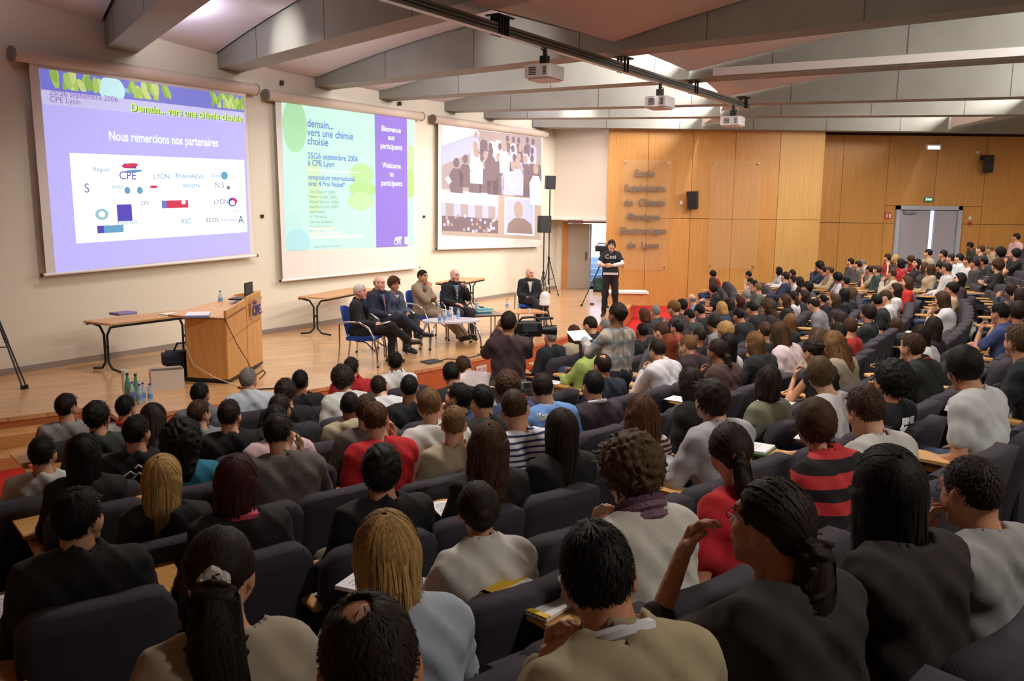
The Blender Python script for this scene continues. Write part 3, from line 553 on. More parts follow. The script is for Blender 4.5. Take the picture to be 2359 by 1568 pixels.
# bottles and cups
M_PET = mat('clear_plastic', (206, 226, 240), .12, alpha=.55); M_CAPB = mat('blue_cap', (36, 60, 190), .4); M_LABEL = mat('blue_white_label', (120, 160, 220), .5); M_GRN = mat('green_glass', (60, 164, 140), .12, alpha=.75); M_CUP = mat('white_cup', (240, 238, 236), .5); M_CAPG = mat('dark_green_cap', (24, 70, 56), .4)
def bottle(p, label, h=.22, r=.032, green=False, group='water bottles on the stage'):
    t = thing('glass_bottle' if green else 'water_bottle', p, 0, label, 'bottle', group)
    MB().lathe([(r*.9, 0), (r, .01), (r, h*.55), (r*.95, h*.62), (r*.45, h*.82), (r*.38, h*.94)] if not green else [(r*.9, 0), (r, .01), (r, h*.5), (r*.8, h*.62), (r*.42, h*.8), (r*.36, h*.95)]).build('bottle_body', M_GRN if green else M_PET, t, True)
    MB().lathe([(r*.46, h*.93), (r*.46, h), (r*.4, h*1.005)]).build('cap', M_CAPG if green else M_CAPB, t)
    if not green: MB().lathe([(r*1.02, h*.25), (r*1.02, h*.5)]).build('label', M_LABEL, t)
def cups(p, n, label, group='stacks of white cups'):
    t = thing('cup_stack', p, 0, label, 'cups', group)
    for k in range(n): MB().lathe([(.024, .018*k), (.035, .018*k+.085), (.037, .018*k+.088), (.034, .018*k+.088), (.023, .018*k+.01)], n=12).build('cup', M_CUP, t, True)
bottle((*onz(508, 700, SZ+za+.05)[:2], SZ+za+.03), 'small water bottle with blue cap on the back of the lectern')
# front-of-stage bottles on the floor at the left
for px, py, g, lab in ((296, 921, True, 'left green glass bottle standing near the stage edge'), (315, 923, True, 'right green glass bottle standing near the stage edge'), (306, 925, False, 'clear bottle between the two green bottles'), (323, 931, False, 'front clear water bottle nearest the green glass bottle'), (331, 927, False, 'clear water bottle second from right by the stage edge'), (347, 929, False, 'rightmost clear water bottle near the stage edge')):
    bottle(onz(px, py, SZ), lab, .34 if g else .25, .04 if g else .033, g, 'bottles on the floor near the stage edge')
cups(onz(289, 912, SZ), 15, 'tall stack of white cups behind the green bottles')
# carton, bag, tripod at left, cables
p = onz(385, 893, SZ); bxr = thing('cardboard_box', p, math.radians(28), 'open white cardboard box on the stage beside the lectern', 'box'); cb = MB()
for c, s in (((0, -.15, .13), (.40, .006, .26)), ((0, .15, .13), (.40, .006, .26)), ((-.2, 0, .13), (.006, .3, .26)), ((.2, 0, .13), (.006, .3, .26)), ((0, 0, .005), (.40, .30, .006))): cb.box(c, s)
cb.build('carton', mat('carton_white', (222, 212, 204), .8), bxr); 
for c, s, a in (((0, -.17, .24), (.38, .05, .004), .9),): MB().box((0, .1, .255), (.38, .1, .004)).build('flap', mat('carton_inner', (176, 156, 136), .8), bxr)
p = onz(424, 872, SZ); bag = thing('travel_bag', p, .5, 'black fabric bag standing behind the lectern', 'bag'); MB().rbox((0, .05, .2), (.42, .3, .4), .08, 4, 'x').build('bag_body', mat('bag_black', (16, 18, 28), .8, bump=.5, bscale=18), bag, True); MB().tube([(-.12, .05, .38), (-.06, .05, .5), (.06, .05, .5), (.12, .05, .38)], .014, 6).build('strap', M_BLACK, bag); MB().rbox((-.22, .0, .3), (.1, .24, .16), .04, 3, 'x').build('side_pocket', mat('bag_navy', (26, 30, 48), .8), bag)
def tube_on(name, pts, z, r, m, label, cat='cable', grp=None):
    return MB().tube([onz(x, y, z+r) for x, y in pts], r, 6).build(name, m, None, True, label, cat, grp)
tube_on('cable', [(598, 872), (612, 858), (606, 852), (585, 866), (560, 885), (548, 893), (575, 897), (640, 894), (700, 896)], SZ, .008, M_BLACK, 'thin black cable coiled on the stage right of the lectern')
tube_on('cable', [(1008, 833), (1030, 826), (1062, 828), (1105, 818), (1118, 811), (1100, 816), (1150, 806)], SZ, .008, M_BLACK, 'black cable snaking along the stage edge to the floor plate')
MB().tube([o1+[*L0[:2], .5]+np.array([0, -.02, 0]), o1+L0*.8+[0, -.05, .25], o1+L0*.3+[0, -.08, .1], o1+L1+[.1, -.1, .012], onz(565, 893, SZ+.01)], .007, 6).build('cable', mat('cream_cable', (226, 206, 176), .5), None, True, 'cream cable looping down the side of the lectern', 'cable')
MB().tube([o1+L0*.02+[0, -.03, za], o1+L2*.12+pn*.06+[0, 0, za*.6], o1+L2*.38+pn*.07+[0, 0, za*.25], o1+L2*.52+pn*.08+[0, 0, .02]], .006, 6).build('cable', M_BLACK, None, True, 'black cable hanging across the front of the lectern', 'cable')
p = [onz(x, y, SZ+.004) for x, y in ((968, 833), (1000, 827), (1020, 832), (988, 839))]; MB().slab(p, (0, 0, .012)).build('floor_plate', M_DGREY, label='dark floor box plate near the front edge of the stage', cat='floor plate')
def tripod(p, feet, top, label, name='tripod', cat='tripod', r=.016):
    t = thing(name, (*p[:2], SZ), 0, label, cat); T = Vector((0, 0, top))
    for fpx in feet:
        f_ = V(onz(*fpx, SZ+.02))-V((*p[:2], SZ)); k = T.lerp(f_, .5)
        MB().tube([T, k], r, 6).tube([k, f_], r*.7, 6).build('leg', M_BLACK, t); MB().tube([f_-Vector((0, 0, .02)), f_+Vector((0, 0, .03))], r*1.6, 6).build('foot', M_BLACK, t)
        MB().tube([T.lerp(f_, .55), Vector((0, 0, top*.42))], r*.5, 5).build('spreader', M_BLACK, t)
    return t
tp = tripod(onz(-8, 882, SZ), [(52, 893), (61, 891), (-60, 880), (-45, 905)], 1.15, 'black tripod legs standing at the left edge of the stage'); MB().tube([(0, 0, .9), (0, 0, 1.6)], .03, 8).build('column', M_BLACK, tp)
# loudspeakers on stands at the right of the stage
def speaker_box(parent, c, size, rz, name='loudspeaker', tilt=0):
    M = Matrix.Rotation(rz, 3, 'Z') @ Matrix.Rotation(tilt, 3, 'X')
    b = MB().rbox(c, size, .03, 3, 'z', M=M).build(name, M_BLACK, parent)
    g = M @ Vector((0, -size[1]/2-.004, 0)); MB().rbox(Vector(c)+g, (size[0]*.9, .01, size[2]*.92), .02, 3, 'y', M=M).build('grille', mat('speaker_grille', (34, 34, 36), .7), b); return b
s1 = onz(1254, 668, SZ); 
for (px, ztop_px, feet, lab, sz_, rz) in ((1248, 516, [(1232, 684), (1262, 681), (1242, 697)], 'black loudspeaker on a short tripod stand right of the third screen', (.34, .3, .46), .2), (1256, 420, [(1286, 679), (1266, 672), (1248, 690)], 'small black loudspeaker on the tallest stand by the right screen', (.27, .24, .36), .25)):
    p = onz(1251, 684, SZ) if px < 1250 else onz(1263, 679, SZ); zt = zat(p, px, ztop_px)-SZ
    tp = tripod(p, feet, zt*.33, lab, 'speaker_stand', 'loudspeaker', .014); MB().tube([(0, 0, .3), (0, 0, zt-.2)], .018, 8).build('pole', M_BLACK, tp); MB().lathe([(.035, zt*.33-.05), (.035, zt*.33+.05)]).build('collar', M_BLACK, tp)
    speaker_box(tp, (0, -.03, zt), sz_, rz, 'speaker_cabinet', .12 if px > 1250 else 0)
# framed notice on the recess wall behind the stands
p = onpl(1262, 540, (0, DY, 0), np.array([0, 1., 0])); 
# wall loudspeakers, signs and fittings of the wood walls
def wallspk(px, py, y, label, rz):
    p = onpl(px, py, (0, y-.22, 0), np.array([0, 1., 0])); t = thing('wall_speaker', p, 0, label, 'loudspeaker', 'black loudspeakers on the wood walls')
    speaker_box(t, (0, 0, 0), (.28, .24, .5), rz, 'speaker_cabinet', .15); MB().box((-.12, .12, .18), (.06, .2, .14)).build('bracket', M_BLACK, t)
wallspk(1596, 461, WY, 'black wall loudspeaker beside the raised grey lettering', -.5)
wallspk(2277, 377, W2, 'black wall loudspeaker high on the recessed wood wall', -.5)
def plate(name, px, py, y, w_, h_, m, label, cat, d=.04):
    p = onpl(px, py, (0, y-d/2, 0), np.array([0, 1., 0])); t = thing(name, p, 0, label, cat); MB().rbox((0, 0, 0), (w_, d, h_), min(w_, h_)*.15, 3, 'y').build('plate', m, t); return t
plate('wall_switch', 1569, 467, WY, .09, .09, M_WPLAS, 'small white switch left of the lettering wall loudspeaker', 'switch')
plate('wall_sensor', 2252, 351, W2, .08, .08, M_WPLAS, 'small white sensor left of the high wall loudspeaker', 'sensor')
M_EXG = mat('exit_green', (36, 130, 96), .5, emit=.25); M_EXW = mat('exit_white', (226, 244, 236), .5, emit=.5)
for px, py, y, lab in ((1318, 503, 25.62, 'green emergency exit sign above the stage door'), (2139, 459, W2, 'green emergency exit sign above the grey double door')):
    s_ = plate('exit_sign', px, py, y, .26, .13, M_EXG, lab, 'exit sign', .06); MB().box((.02, -.034, 0), (.13, .004, .06)).build('arrow_field', M_EXW, s_); MB().box((-.08, -.034, 0), (.04, .004, .08)).build('door_symbol', M_EXW, s_)
s_ = plate('emergency_light', 2150, 339, W2, .46, .17, M_WPLAS, 'white emergency light fitting high on the recessed wood wall', 'light', .08); MB().box((0, -.045, -.01), (.36, .01, .1)).build('diffuser', mat('lamp_diffuser', (250, 240, 226), .5, emit=1.2), s_)
s_ = plate('fire_sign', 2046, 497, W2, .2, .2, mat('sign_red', (206, 40, 28), .5), 'red and white fire extinguisher sign left of the double door', 'sign', .01)
for c, sz in (((-.04, -.008, -.01), (.035, .004, .1)), ((-.03, -.008, .055), (.06, .004, .02)), ((.05, -.008, 0), (.055, .004, .13))): MB().box(c, sz).build('pictogram', M_PAPER, s_)
plate('fire_alarm', 2234, 514, W2, .09, .1, mat('alarm_red', (190, 50, 44), .5), 'red fire alarm call point right of the double door', 'alarm', .05); plate('thermostat', 2234, 502, W2, .09, .09, M_WPLAS, 'white thermostat above the red fire alarm', 'thermostat', .03)
# raised lettering on a clear panel
M_LET = mat('grey_metal_letters', (120, 112, 104), .45, .3)
sg = thing('wall_lettering', onpl(1484, 470, (0, WY-.12, 0), np.array([0, 1., 0])), 0, 'grey metal lettering on a clear panel on the wood wall', 'lettering')
for body, py, px in (('Ecole', 406, 1485), ('Supérieure', 440, 1485), ('de  Chimie', 473, 1484), ('Physique', 506, 1482), ('Electronique', 538, 1481), ('de  Lyon', 571, 1481)):
    q = onpl(px, py, (0, WY-.12, 0), np.array([0, 1., 0]))-np.array(sg.location); text(body, .27, Matrix.Translation(V(q)) @ Matrix.Rotation(math.pi/2, 4, 'X'), M_LET, sg, 'lettering', .012, 'CENTER', .007)
M_GLS = mat('clear_acrylic', (236, 206, 164), .08, alpha=.10, spec=.6)
def acrylic(x0, y0, x1, y1, parent, name='clear_panel'):
    n = np.array([0, 1., 0]); a, b = onpl(x0, y0, (0, WY-.09, 0), n), onpl(x1, y1, (0, WY-.09, 0), n); c = (a+b)/2-np.array(parent.location)
    MB().rbox(c, (abs(b[0]-a[0]), .012, abs(a[2]-b[2])), .08, 5, 'y').build(name, M_GLS, parent)
    for x in (a[0]+.08, b[0]-.08):
        for z in (a[2]-.08, b[2]+.08): q = np.array([x, WY-.1, z])-np.array(parent.location); MB().tube([q-[0, .012, 0], q+[0, .092, 0]], .022, 8).build('stud', M_CHROME, parent)
acrylic(1436, 368, 1536, 622, sg)
ac = thing('acrylic_panel', onpl(1692, 500, (0, WY-.1, 0), np.array([0, 1., 0])), 0, 'empty clear acrylic panel on studs right of the lettering', 'panel'); acrylic(1640, 370, 1742, 620, ac)
# low table with white cloth at the right end of the stage
p = onz(1452, 700, SZ); lt = thing('low_table', p, 0, 'low wooden table with white cloth beside the stage cameraman', 'table')
MB().box((-.1, .1, .14), (1.0, .5, .28)).build('cabinet', M_STEP, lt); MB().rbox((-.1, .1, .31), (1.1, .6, .05), .04, 3, 'z').build('cloth', mat('white_cloth', (236, 230, 226), .8, bump=.4, bscale=8), lt, True)
# network plate on the stage riser
p = onz(1141, 858, .18); tv = np.array([p[0]-SCN[0], p[1]-SCN[1]]); tv /= np.hypot(*tv); q = SCN+tv*(SR+.0); so = thing('riser_socket', (*q, .2), math.atan2(tv[1], tv[0])+math.pi/2, 'white double socket plate on the front of the stage', 'socket')
for x in (-.07, .07): MB().rbox((x, 0, 0), (.13, .02, .13), .015, 3, 'y').build('plate', M_WPLAS, so); MB().rbox((x, -.012, 0), (.07, .01, .07), .01, 3, 'y').build('outlet', mat('outlet_grey', (176, 170, 166), .5), so)
# ================================================================ people: implicit surfaces -> meshes
def surfnet(f, org, h):
    nx, ny, nz = f.shape; s = f < 0
    c = s[:-1, :-1, :-1].astype(np.int8)
    cnt = sum(s[a:nx-1+a, b:ny-1+b, d:nz-1+d].astype(np.int8) for a in (0, 1) for b in (0, 1) for d in (0, 1))
    act = (cnt > 0) & (cnt < 8); idx = np.full(act.shape, -1, np.int32); ii = np.argwhere(act); n = len(ii); idx[act] = np.arange(n)
    acc = np.zeros((n, 3)); num = np.zeros(n); I, J, K = ii.T
    for ax in range(3):
        o = [x for x in range(3) if x != ax]
        for a in (0, 1):
            for b in (0, 1):
                d0 = [0, 0, 0]; d0[o[0]] = a; d0[o[1]] = b; d1 = list(d0); d1[ax] = 1
                v0 = f[I+d0[0], J+d0[1], K+d0[2]]; v1 = f[I+d1[0], J+d1[1], K+d1[2]]; m = (v0 < 0) != (v1 < 0)
                t = np.where(m, v0/np.where(m, v0-v1, 1), 0); p = np.tile(np.array(d0, float), (n, 1)); p[:, ax] += t
                acc += p*m[:, None]; num += m
    v = (ii+acc/num[:, None])*h+org; fs = []
    for ax in range(3):
        o = [(ax+1) % 3, (ax+2) % 3]; sl0 = [slice(None)]*3; sl1 = [slice(None)]*3; sl0[ax] = slice(0, -1); sl1[ax] = slice(1, None)
        a, b = s[tuple(sl0)], s[tuple(sl1)]; ch = np.argwhere(a != b)
        ok = (ch[:, o[0]] > 0) & (ch[:, o[1]] > 0) & (ch[:, o[0]] < f.shape[o[0]]-1) & (ch[:, o[1]] < f.shape[o[1]]-1); ch = ch[ok]
        fl = a[ch[:, 0], ch[:, 1], ch[:, 2]]
        q = []
        for da, db in ((0, 0), (-1, 0), (-1, -1), (0, -1)):
            c_ = ch.copy(); c_[:, o[0]] += da; c_[:, o[1]] += db; q.append(idx[c_[:, 0], c_[:, 1], c_[:, 2]])
        q = np.stack(q, 1); q[~fl] = q[~fl][:, ::-1]; fs.append(q)
    fs = np.concatenate(fs); return v, fs[(fs >= 0).all(1)][:, ::-1]
def smin(a, b, k): hh = np.clip(.5+.5*(b-a)/k, 0, 1); return b+(a-b)*hh-k*hh*(1-hh)
class SDF:
    def __init__(s): s.p = []
    def cap(s, a, b, ra, rb=None, flat=None, fwd=(0, 1, 0), k=.03): s.p.append(('c', np.array(a, float), np.array(b, float), ra, ra if rb is None else rb, flat, np.array(fwd, float), k)); return s
    def ell(s, c, r, k=.02, R=None, sub=False): s.p.append(('e', np.array(c, float), np.array(r, float), R, sub, k)); return s
    def bounds(s):
        lo = np.full(3, 9.); hi = -lo
        for q in s.p:
            if q[0] == 'c': rr = max(q[3], q[4])*max(1, q[5] or 1); lo = np.minimum(lo, np.minimum(q[1], q[2])-rr); hi = np.maximum(hi, np.maximum(q[1], q[2])+rr)
            elif not q[4]: r = max(q[2]); lo = np.minimum(lo, q[1]-r); hi = np.maximum(hi, q[1]+r)
        return lo, hi
    def ev(s, P):
        P = P.astype(np.float32); out = np.full(P.shape[:3], .25, np.float32); X = P[:, 0, 0, 0]; Y = P[0, :, 0, 1]; Z = P[0, 0, :, 2]
        for q in s.p:
            if q[0] == 'c': rr = max(q[3], q[4])*max(1, q[5] or 1)+.07; lo = np.minimum(q[1], q[2])-rr; hi = np.maximum(q[1], q[2])+rr
            else: rr = (max(q[2]) if q[3] is not None else q[2])+.07; lo = q[1]-rr; hi = q[1]+rr
            sl = tuple(slice(int(np.searchsorted(A_, lo[i])), int(np.searchsorted(A_, hi[i]))) for i, A_ in enumerate((X, Y, Z))); Q = P[sl]
            if Q.size == 0: continue
            if q[0] == 'c':
                _, a, b, ra, rb, fl, fw, k = q; a = a.astype(np.float32); ba = (b-a).astype(np.float32); L = Q-a; t = np.clip((L @ ba)/max(float(ba @ ba), 1e-9), 0, 1); wv = L-t[..., None]*ba
                if fl: fw = fw.astype(np.float32); wv = wv+(wv @ fw)[..., None]*fw*np.float32(1/fl-1)
                d = np.sqrt(np.einsum('...i,...i', wv, wv))-(ra+(rb-ra)*t); sub = False
            else:
                _, c, r, R, sub, k = q; L = Q-c.astype(np.float32)
                if R is not None: L = L @ R.astype(np.float32)
                L = L/r.astype(np.float32); d = (np.sqrt(np.einsum('...i,...i', L, L))-1)*np.float32(min(r.min()*1.6, r.mean()))
            out[sl] = np.maximum(out[sl], -d) if sub else smin(out[sl], d, k)
        return out
    def mesh(s, h, off=0, post=None, pad=.03):
        lo, hi = s.bounds(); lo = lo-pad-off; n = np.ceil((hi+pad+off-lo)/h).astype(int)+1
        P = np.stack(np.meshgrid(*[lo[i]+h*np.arange(n[i]) for i in range(3)], indexing='ij'), -1)
        f = s.ev(P)-off
        if post is not None: f = post(P, f)
        return surfnet(f, lo, h)
def Rx(a): c, s = math.cos(a), math.sin(a); return np.array([[1, 0, 0], [0, c, -s], [0, s, c]])
def Ry(a): c, s = math.cos(a), math.sin(a); return np.array([[c, 0, s], [0, 1, 0], [-s, 0, c]])
def Rz(a): c, s = math.cos(a), math.sin(a); return np.array([[c, -s, 0], [s, c, 0], [0, 0, 1]])
HS = dict(m=.93, f=.905)
# ---- head (face towards +y, origin inside the skull, top at z=.118)
HEADS = {}
def head(sex, h):
    key = (sex, h)
    if key in HEADS: return HEADS[key]
    g = SDF(); f = sex == 'f'
    g.ell((0, -.014, .018), (.075, .097, .098)); g.ell((0, .03, -.04), (.060 if not f else .056, .064, .085), .04); g.cap((-.02 if not f else -.012, .062, -.104), (.02 if not f else .012, .062, -.104), .024 if not f else .02, k=.03)
    g.cap((-.034, .076, .03), (.034, .076, .03), .016, k=.02); g.cap((0, .088, .015), (0, .108, -.028), .008, .0125, k=.012); g.cap((-.011, .096, -.033), (.011, .096, -.033), .009, k=.01)
    for sx in (-1, 1):
        g.cap((sx*.045, .055, -.03), (sx*.052, .035, -.045), .022, k=.03)
        g.ell((sx*.031, .104, .006), (.019, .018, .013), .01, sub=True); g.ell((sx*.031, .078, .006), (.0135, .0135, .0135), .002)
        g.ell((sx*.078, -.012, -.012), (.009, .02, .032), .008, R=Rz(-sx*.35)); g.ell((sx*.076, -.006, -.036), (.008, .012, .014), .008)
    g.cap((-.02, .089, -.064), (.02, .089, -.064), .0085, k=.01); g.cap((-.017, .087, -.077), (.017, .087, -.077), .009, k=.01)
    g.cap((0, -.025, -.05), (0, -.04, -.19), .054 if not f else .047, .058 if not f else .05, k=.03)
    v, fs = g.mesh(h); ctr = v[fs].mean(1); mi = np.zeros(len(fs), np.int32)
    ax = np.abs(ctr[:, 0])
    mi[(np.hypot(ax-.031, ctr[:, 2]-.006) < .012) & (ctr[:, 1] > .08)] = 1
    mi[(ax < .026) & (np.abs(ctr[:, 2]+.070) < .0115) & (ctr[:, 1] > .085)] = 2
    mi[(ax > .012) & (ax < .05) & (np.abs(ctr[:, 2]-.031+.12*(ax-.03)) < .0065) & (ctr[:, 1] > .07)] = 3
    HEADS[key] = (v, fs, mi); return HEADS[key]
HANDS = {}
def hand(curl, h):          # right hand: wrist at 0, fingers along +y, palm towards -z, thumb on -x
    key = (curl, h)
    if key in HANDS: return HANDS[key]
    g = SDF(); g.cap((0, -.02, 0), (0, .02, 0), .026, .028, .75, (0, 0, 1), .02); xs = (-.030, -.010, .011, .030); ln = (.070, .078, .072, .056)
    for x, l in zip(xs, ln):
        g.cap((x*.6, .01, 0), (x, .085, 0), .0135, k=.012)
        p = np.array([x*1.04, .088, 0]); a = 0; 
        for j, fr in enumerate((.46, .3, .24)):
            a += curl*(.9, 1.1, .8)[j]; q = p+l*fr*np.array([x*.6, math.cos(a), -math.sin(a)]); g.cap(p, q, .0092-.0008*j, .0086-.0008*j, k=.005 if j else .008); p = q
    g.cap((-.02, .015, -.004), (-.045, .045, -.012), .014, .0115, k=.014); g.cap((-.045, .045, -.012), (-.050+.02*curl, .078, -.02-.015*curl), .0105, .009, k=.006); g.cap((-.050+.02*curl, .078, -.02-.015*curl), (-.046+.03*curl, .10, -.028-.02*curl), .0092, .008, k=.006)
    HANDS[key] = g.mesh(h, pad=.015); return HANDS[key]
# ---- skeleton
ARM = {  # elbow, wrist for the right side (x positive), finger direction, palm normal, curl
 'desk': ((.235, .06, .70), (.10, .26, .715), (-.45, .9, 0), (0, 0, -1), .25), 'lap': ((.225, -.03, .67), (.09, .19, .635), (-.6, .8, -.1), (0, 0, -1), .3),
 'side': ((.24, -.07, .66), (.22, .15, .60), (-.1, 1, -.1), (0, 0, -1), .3), 'chin': ((.19, .17, .72), (.06, .13, .93), (-.35, -.05, 1), (-.3, -.9, 0), .75),
 'ear': ((.25, .10, .78), (.135, .06, 1.0), (-.1, -.15, 1), (-.95, -.1, 0), .45), 'brow': ((.24, .20, .84), (.12, .15, 1.06), (-.35, -.25, 1), (-.4, -.9, 0), .55), 'cross': ((.22, .03, .72), (-.03, .17, .78), (-1, .15, .1), (0, -1, 0), .2),
 'write': ((.25, .05, .70), (.13, .28, .73), (-.5, .85, -.15), (-.3, 0, -1), .8), 'mic': ((.22, .06, .72), (.11, .17, .90), (-.3, .1, 1), (-1, 0, 0), .95), 'cheek': ((.20, .14, .76), (.10, .09, .97), (-.2, -.1, 1), (-.9, -.4, 0), .6)}
def skel(pose='sit', lean=0, armL='desk', armR='desk', sex='m', hy=0, hp=0, hr=0, wide=1, legs='sit'):
    J = {}; f = sex == 'f'; sw = (.152 if f else .172)*wide
    base = dict(pel=(0, -.03, .53), waist=(0, -.07, .70), chest=(0, -.09, .865), neck=(0, -.085, .98), headc=(0, -.055, 1.125))
    base['sh'] = (sw, -.09, .92); piv = np.array([0, -.03, .53]); L = Rx(-lean)
    if pose == 'stand':
        for k in base: base[k] = (base[k][0], base[k][1]*.35, base[k][2]+.44)
        piv = np.array([0, 0, .97])
    up = lambda p: piv+L @ (np.array(p, float)-piv)
    for k in ('waist', 'chest', 'neck', 'headc'): J[k] = up(base[k])
    J['pel'] = np.array(base['pel']); J['up'] = L
    for s, nm, arm in ((-1, 'L', armL), (1, 'R', armR)):
        J['sh'+nm] = up((s*base['sh'][0], *base['sh'][1:]))
        e, w_, fd, pn, cu = ARM[arm] if isinstance(arm, str) else arm
        mx = np.array([s, 1, 1]); dz = np.array([0, 0, .44 if pose == 'stand' else 0])
        if pose == 'stand': dz = dz+np.array([0, .06, 0])
        lowered = isinstance(arm, str) and arm in ('desk', 'lap', 'side', 'write')
        J['el'+nm] = np.array(e)*mx+dz+(up((0, 0, .9)) - np.array([0, 0, .9]))*.5 if lowered and pose == 'sit' else up(np.array(e)*mx+dz)
        J['wr'+nm] = np.array(w_)*mx+dz+(np.array([0, .04, 0])*lean if lowered else 0) if lowered and pose == 'sit' else up(np.array(w_)*mx+dz)
        J['hd'+nm] = (np.array(fd)*mx, np.array(pn)*mx, cu)
    J['hrot'] = L @ Rz(-hy) @ Rx(-hp) @ Ry(hr) if True else None
    if pose == 'stand':
        for s, nm in ((-1, 'L'), (1, 'R')): J['hip'+nm] = np.array([s*.085, 0, .93]); J['kn'+nm] = np.array([s*.11, .02, .50]); J['an'+nm] = np.array([s*.13, -.02, .09]); J['to'+nm] = np.array([s*.16, .14, .045])
    else:
        for s, nm in ((-1, 'L'), (1, 'R')): J['hip'+nm] = np.array([s*.09, .0, .52]); J['kn'+nm] = np.array([s*.12, .42, .50]); J['an'+nm] = np.array([s*.12, .40, .10]); J['to'+nm] = np.array([s*.13, .56, .05])
        if legs == 'cross': J['knR'] = np.array([.02, .44, .60]); J['anR'] = np.array([-.18, .66, .36]); J['toR'] = np.array([-.24, .80, .33])
        if legs == 'crossL': J['knL'] = np.array([-.02, .44, .60]); J['anL'] = np.array([.18, .66, .36]); J['toL'] = np.array([.24, .80, .33])
        if legs == 'out':
            for s, nm in ((-1, 'L'), (1, 'R')): J['kn'+nm] = np.array([s*.12, .46, .46]); J['an'+nm] = np.array([s*.08, .82, .12]); J['to'+nm] = np.array([s*.09, .96, .12])
    J['sex'] = sex; J['wide'] = wide; return J
def sub(a, b, t): return a+(b-a)*t
def torso_prims(g, J, e=0.0, low=True):
    f = J['sex'] == 'f'; fw = J['up'] @ np.array([0, 1., 0]); wd = J['wide']; sx = J['up'] @ np.array([1., 0, 0])
    a = .085*wd; b = (.088 if f else .10)*wd; c = (.075 if f else .09)*wd
    if low: g.cap(J['pel']-sx*.055, J['pel']+sx*.055, .125*wd+e, flat=.95, fwd=fw, k=.05)
    for s in (-1, 1):
        g.cap(J['pel']+sx*s*.06, J['waist']+sx*s*.055, .115*wd+e, .105*wd+e, .88, fw, .05); g.cap(J['waist']+sx*s*.055, J['chest']+sx*s*c, .105*wd+e, .105*wd+e, .92, fw, .05)
    shm = (J['shL']+J['shR'])/2
    g.cap(sub(J['shL'], shm, .12), sub(J['shR'], shm, .12), .062+e, flat=.9, fwd=fw, k=.05)
    for nm in 'LR': g.cap(J['neck']+J['up'] @ np.array([0, -.012, -.005]), sub(J['sh'+nm], shm, .2), .05+e, .052+e, k=.05)
    if f:
        for s in (-1, 1): g.ell(J['chest']+J['up'] @ np.array([s*.075, .085, -.03]), (.06+e, .05+e, .06+e), .05)
def body_mesh(J, h, hh, hands_h, sleeve):
    f = J['sex'] == 'f'; k = .86 if f else 1; g = SDF(); torso_prims(g, J, -.022)
    g.cap(J['neck']+J['up'] @ np.array([0, -.01, -.06]), J['neck']+J['up'] @ np.array([0, .01, .07]), .056*k, .052*k, k=.03)
    for nm in 'LR':
        g.cap(J['sh'+nm], J['el'+nm], .048*k, .040*k, k=.02); g.cap(J['el'+nm], J['wr'+nm], .040*k, .027*k, k=.02)
        g.cap(J['hip'+nm], J['kn'+nm], .075*k, .055*k, k=.03); g.cap(J['kn'+nm], J['an'+nm], .05*k, .035*k, k=.03); g.cap(J['an'+nm], J['to'+nm], .03*k, .018*k, k=.03)
    v, fs = g.mesh(h); mi = np.zeros(len(fs), np.int32)
    hv, hf, hm = head(J['sex'], hh); hv = hv @ J['hrot'].T*HS[J['sex']]+J['headc']
    V_ = [v, hv]; F_ = [fs, hf+len(v)]; M_ = [mi, hm]; n = len(v)+len(hv)
    if hands_h:
        for nm, s in (('L', -1), ('R', 1)):
            fd, pn, cu = J['hd'+nm]; fd = fd/np.linalg.norm(fd); zc_ = -pn+fd*(pn @ fd); zc_ /= np.linalg.norm(zc_); xc = np.cross(fd, zc_)
            av, af = hand(cu, hands_h); loc = av.copy(); 
            if s < 0: loc[:, 0] *= -1; af = af[:, ::-1]
            w_ = (loc*(.93 if f else 1)) @ np.stack([xc, fd, zc_])+J['wr'+nm]
            V_.append(w_); F_.append(af+n); M_.append(np.zeros(len(af), np.int32)); n += len(av)
    me = npmesh('body', np.concatenate(V_), np.concatenate(F_)); me.polygons.foreach_set('material_index', np.concatenate(M_)); return me
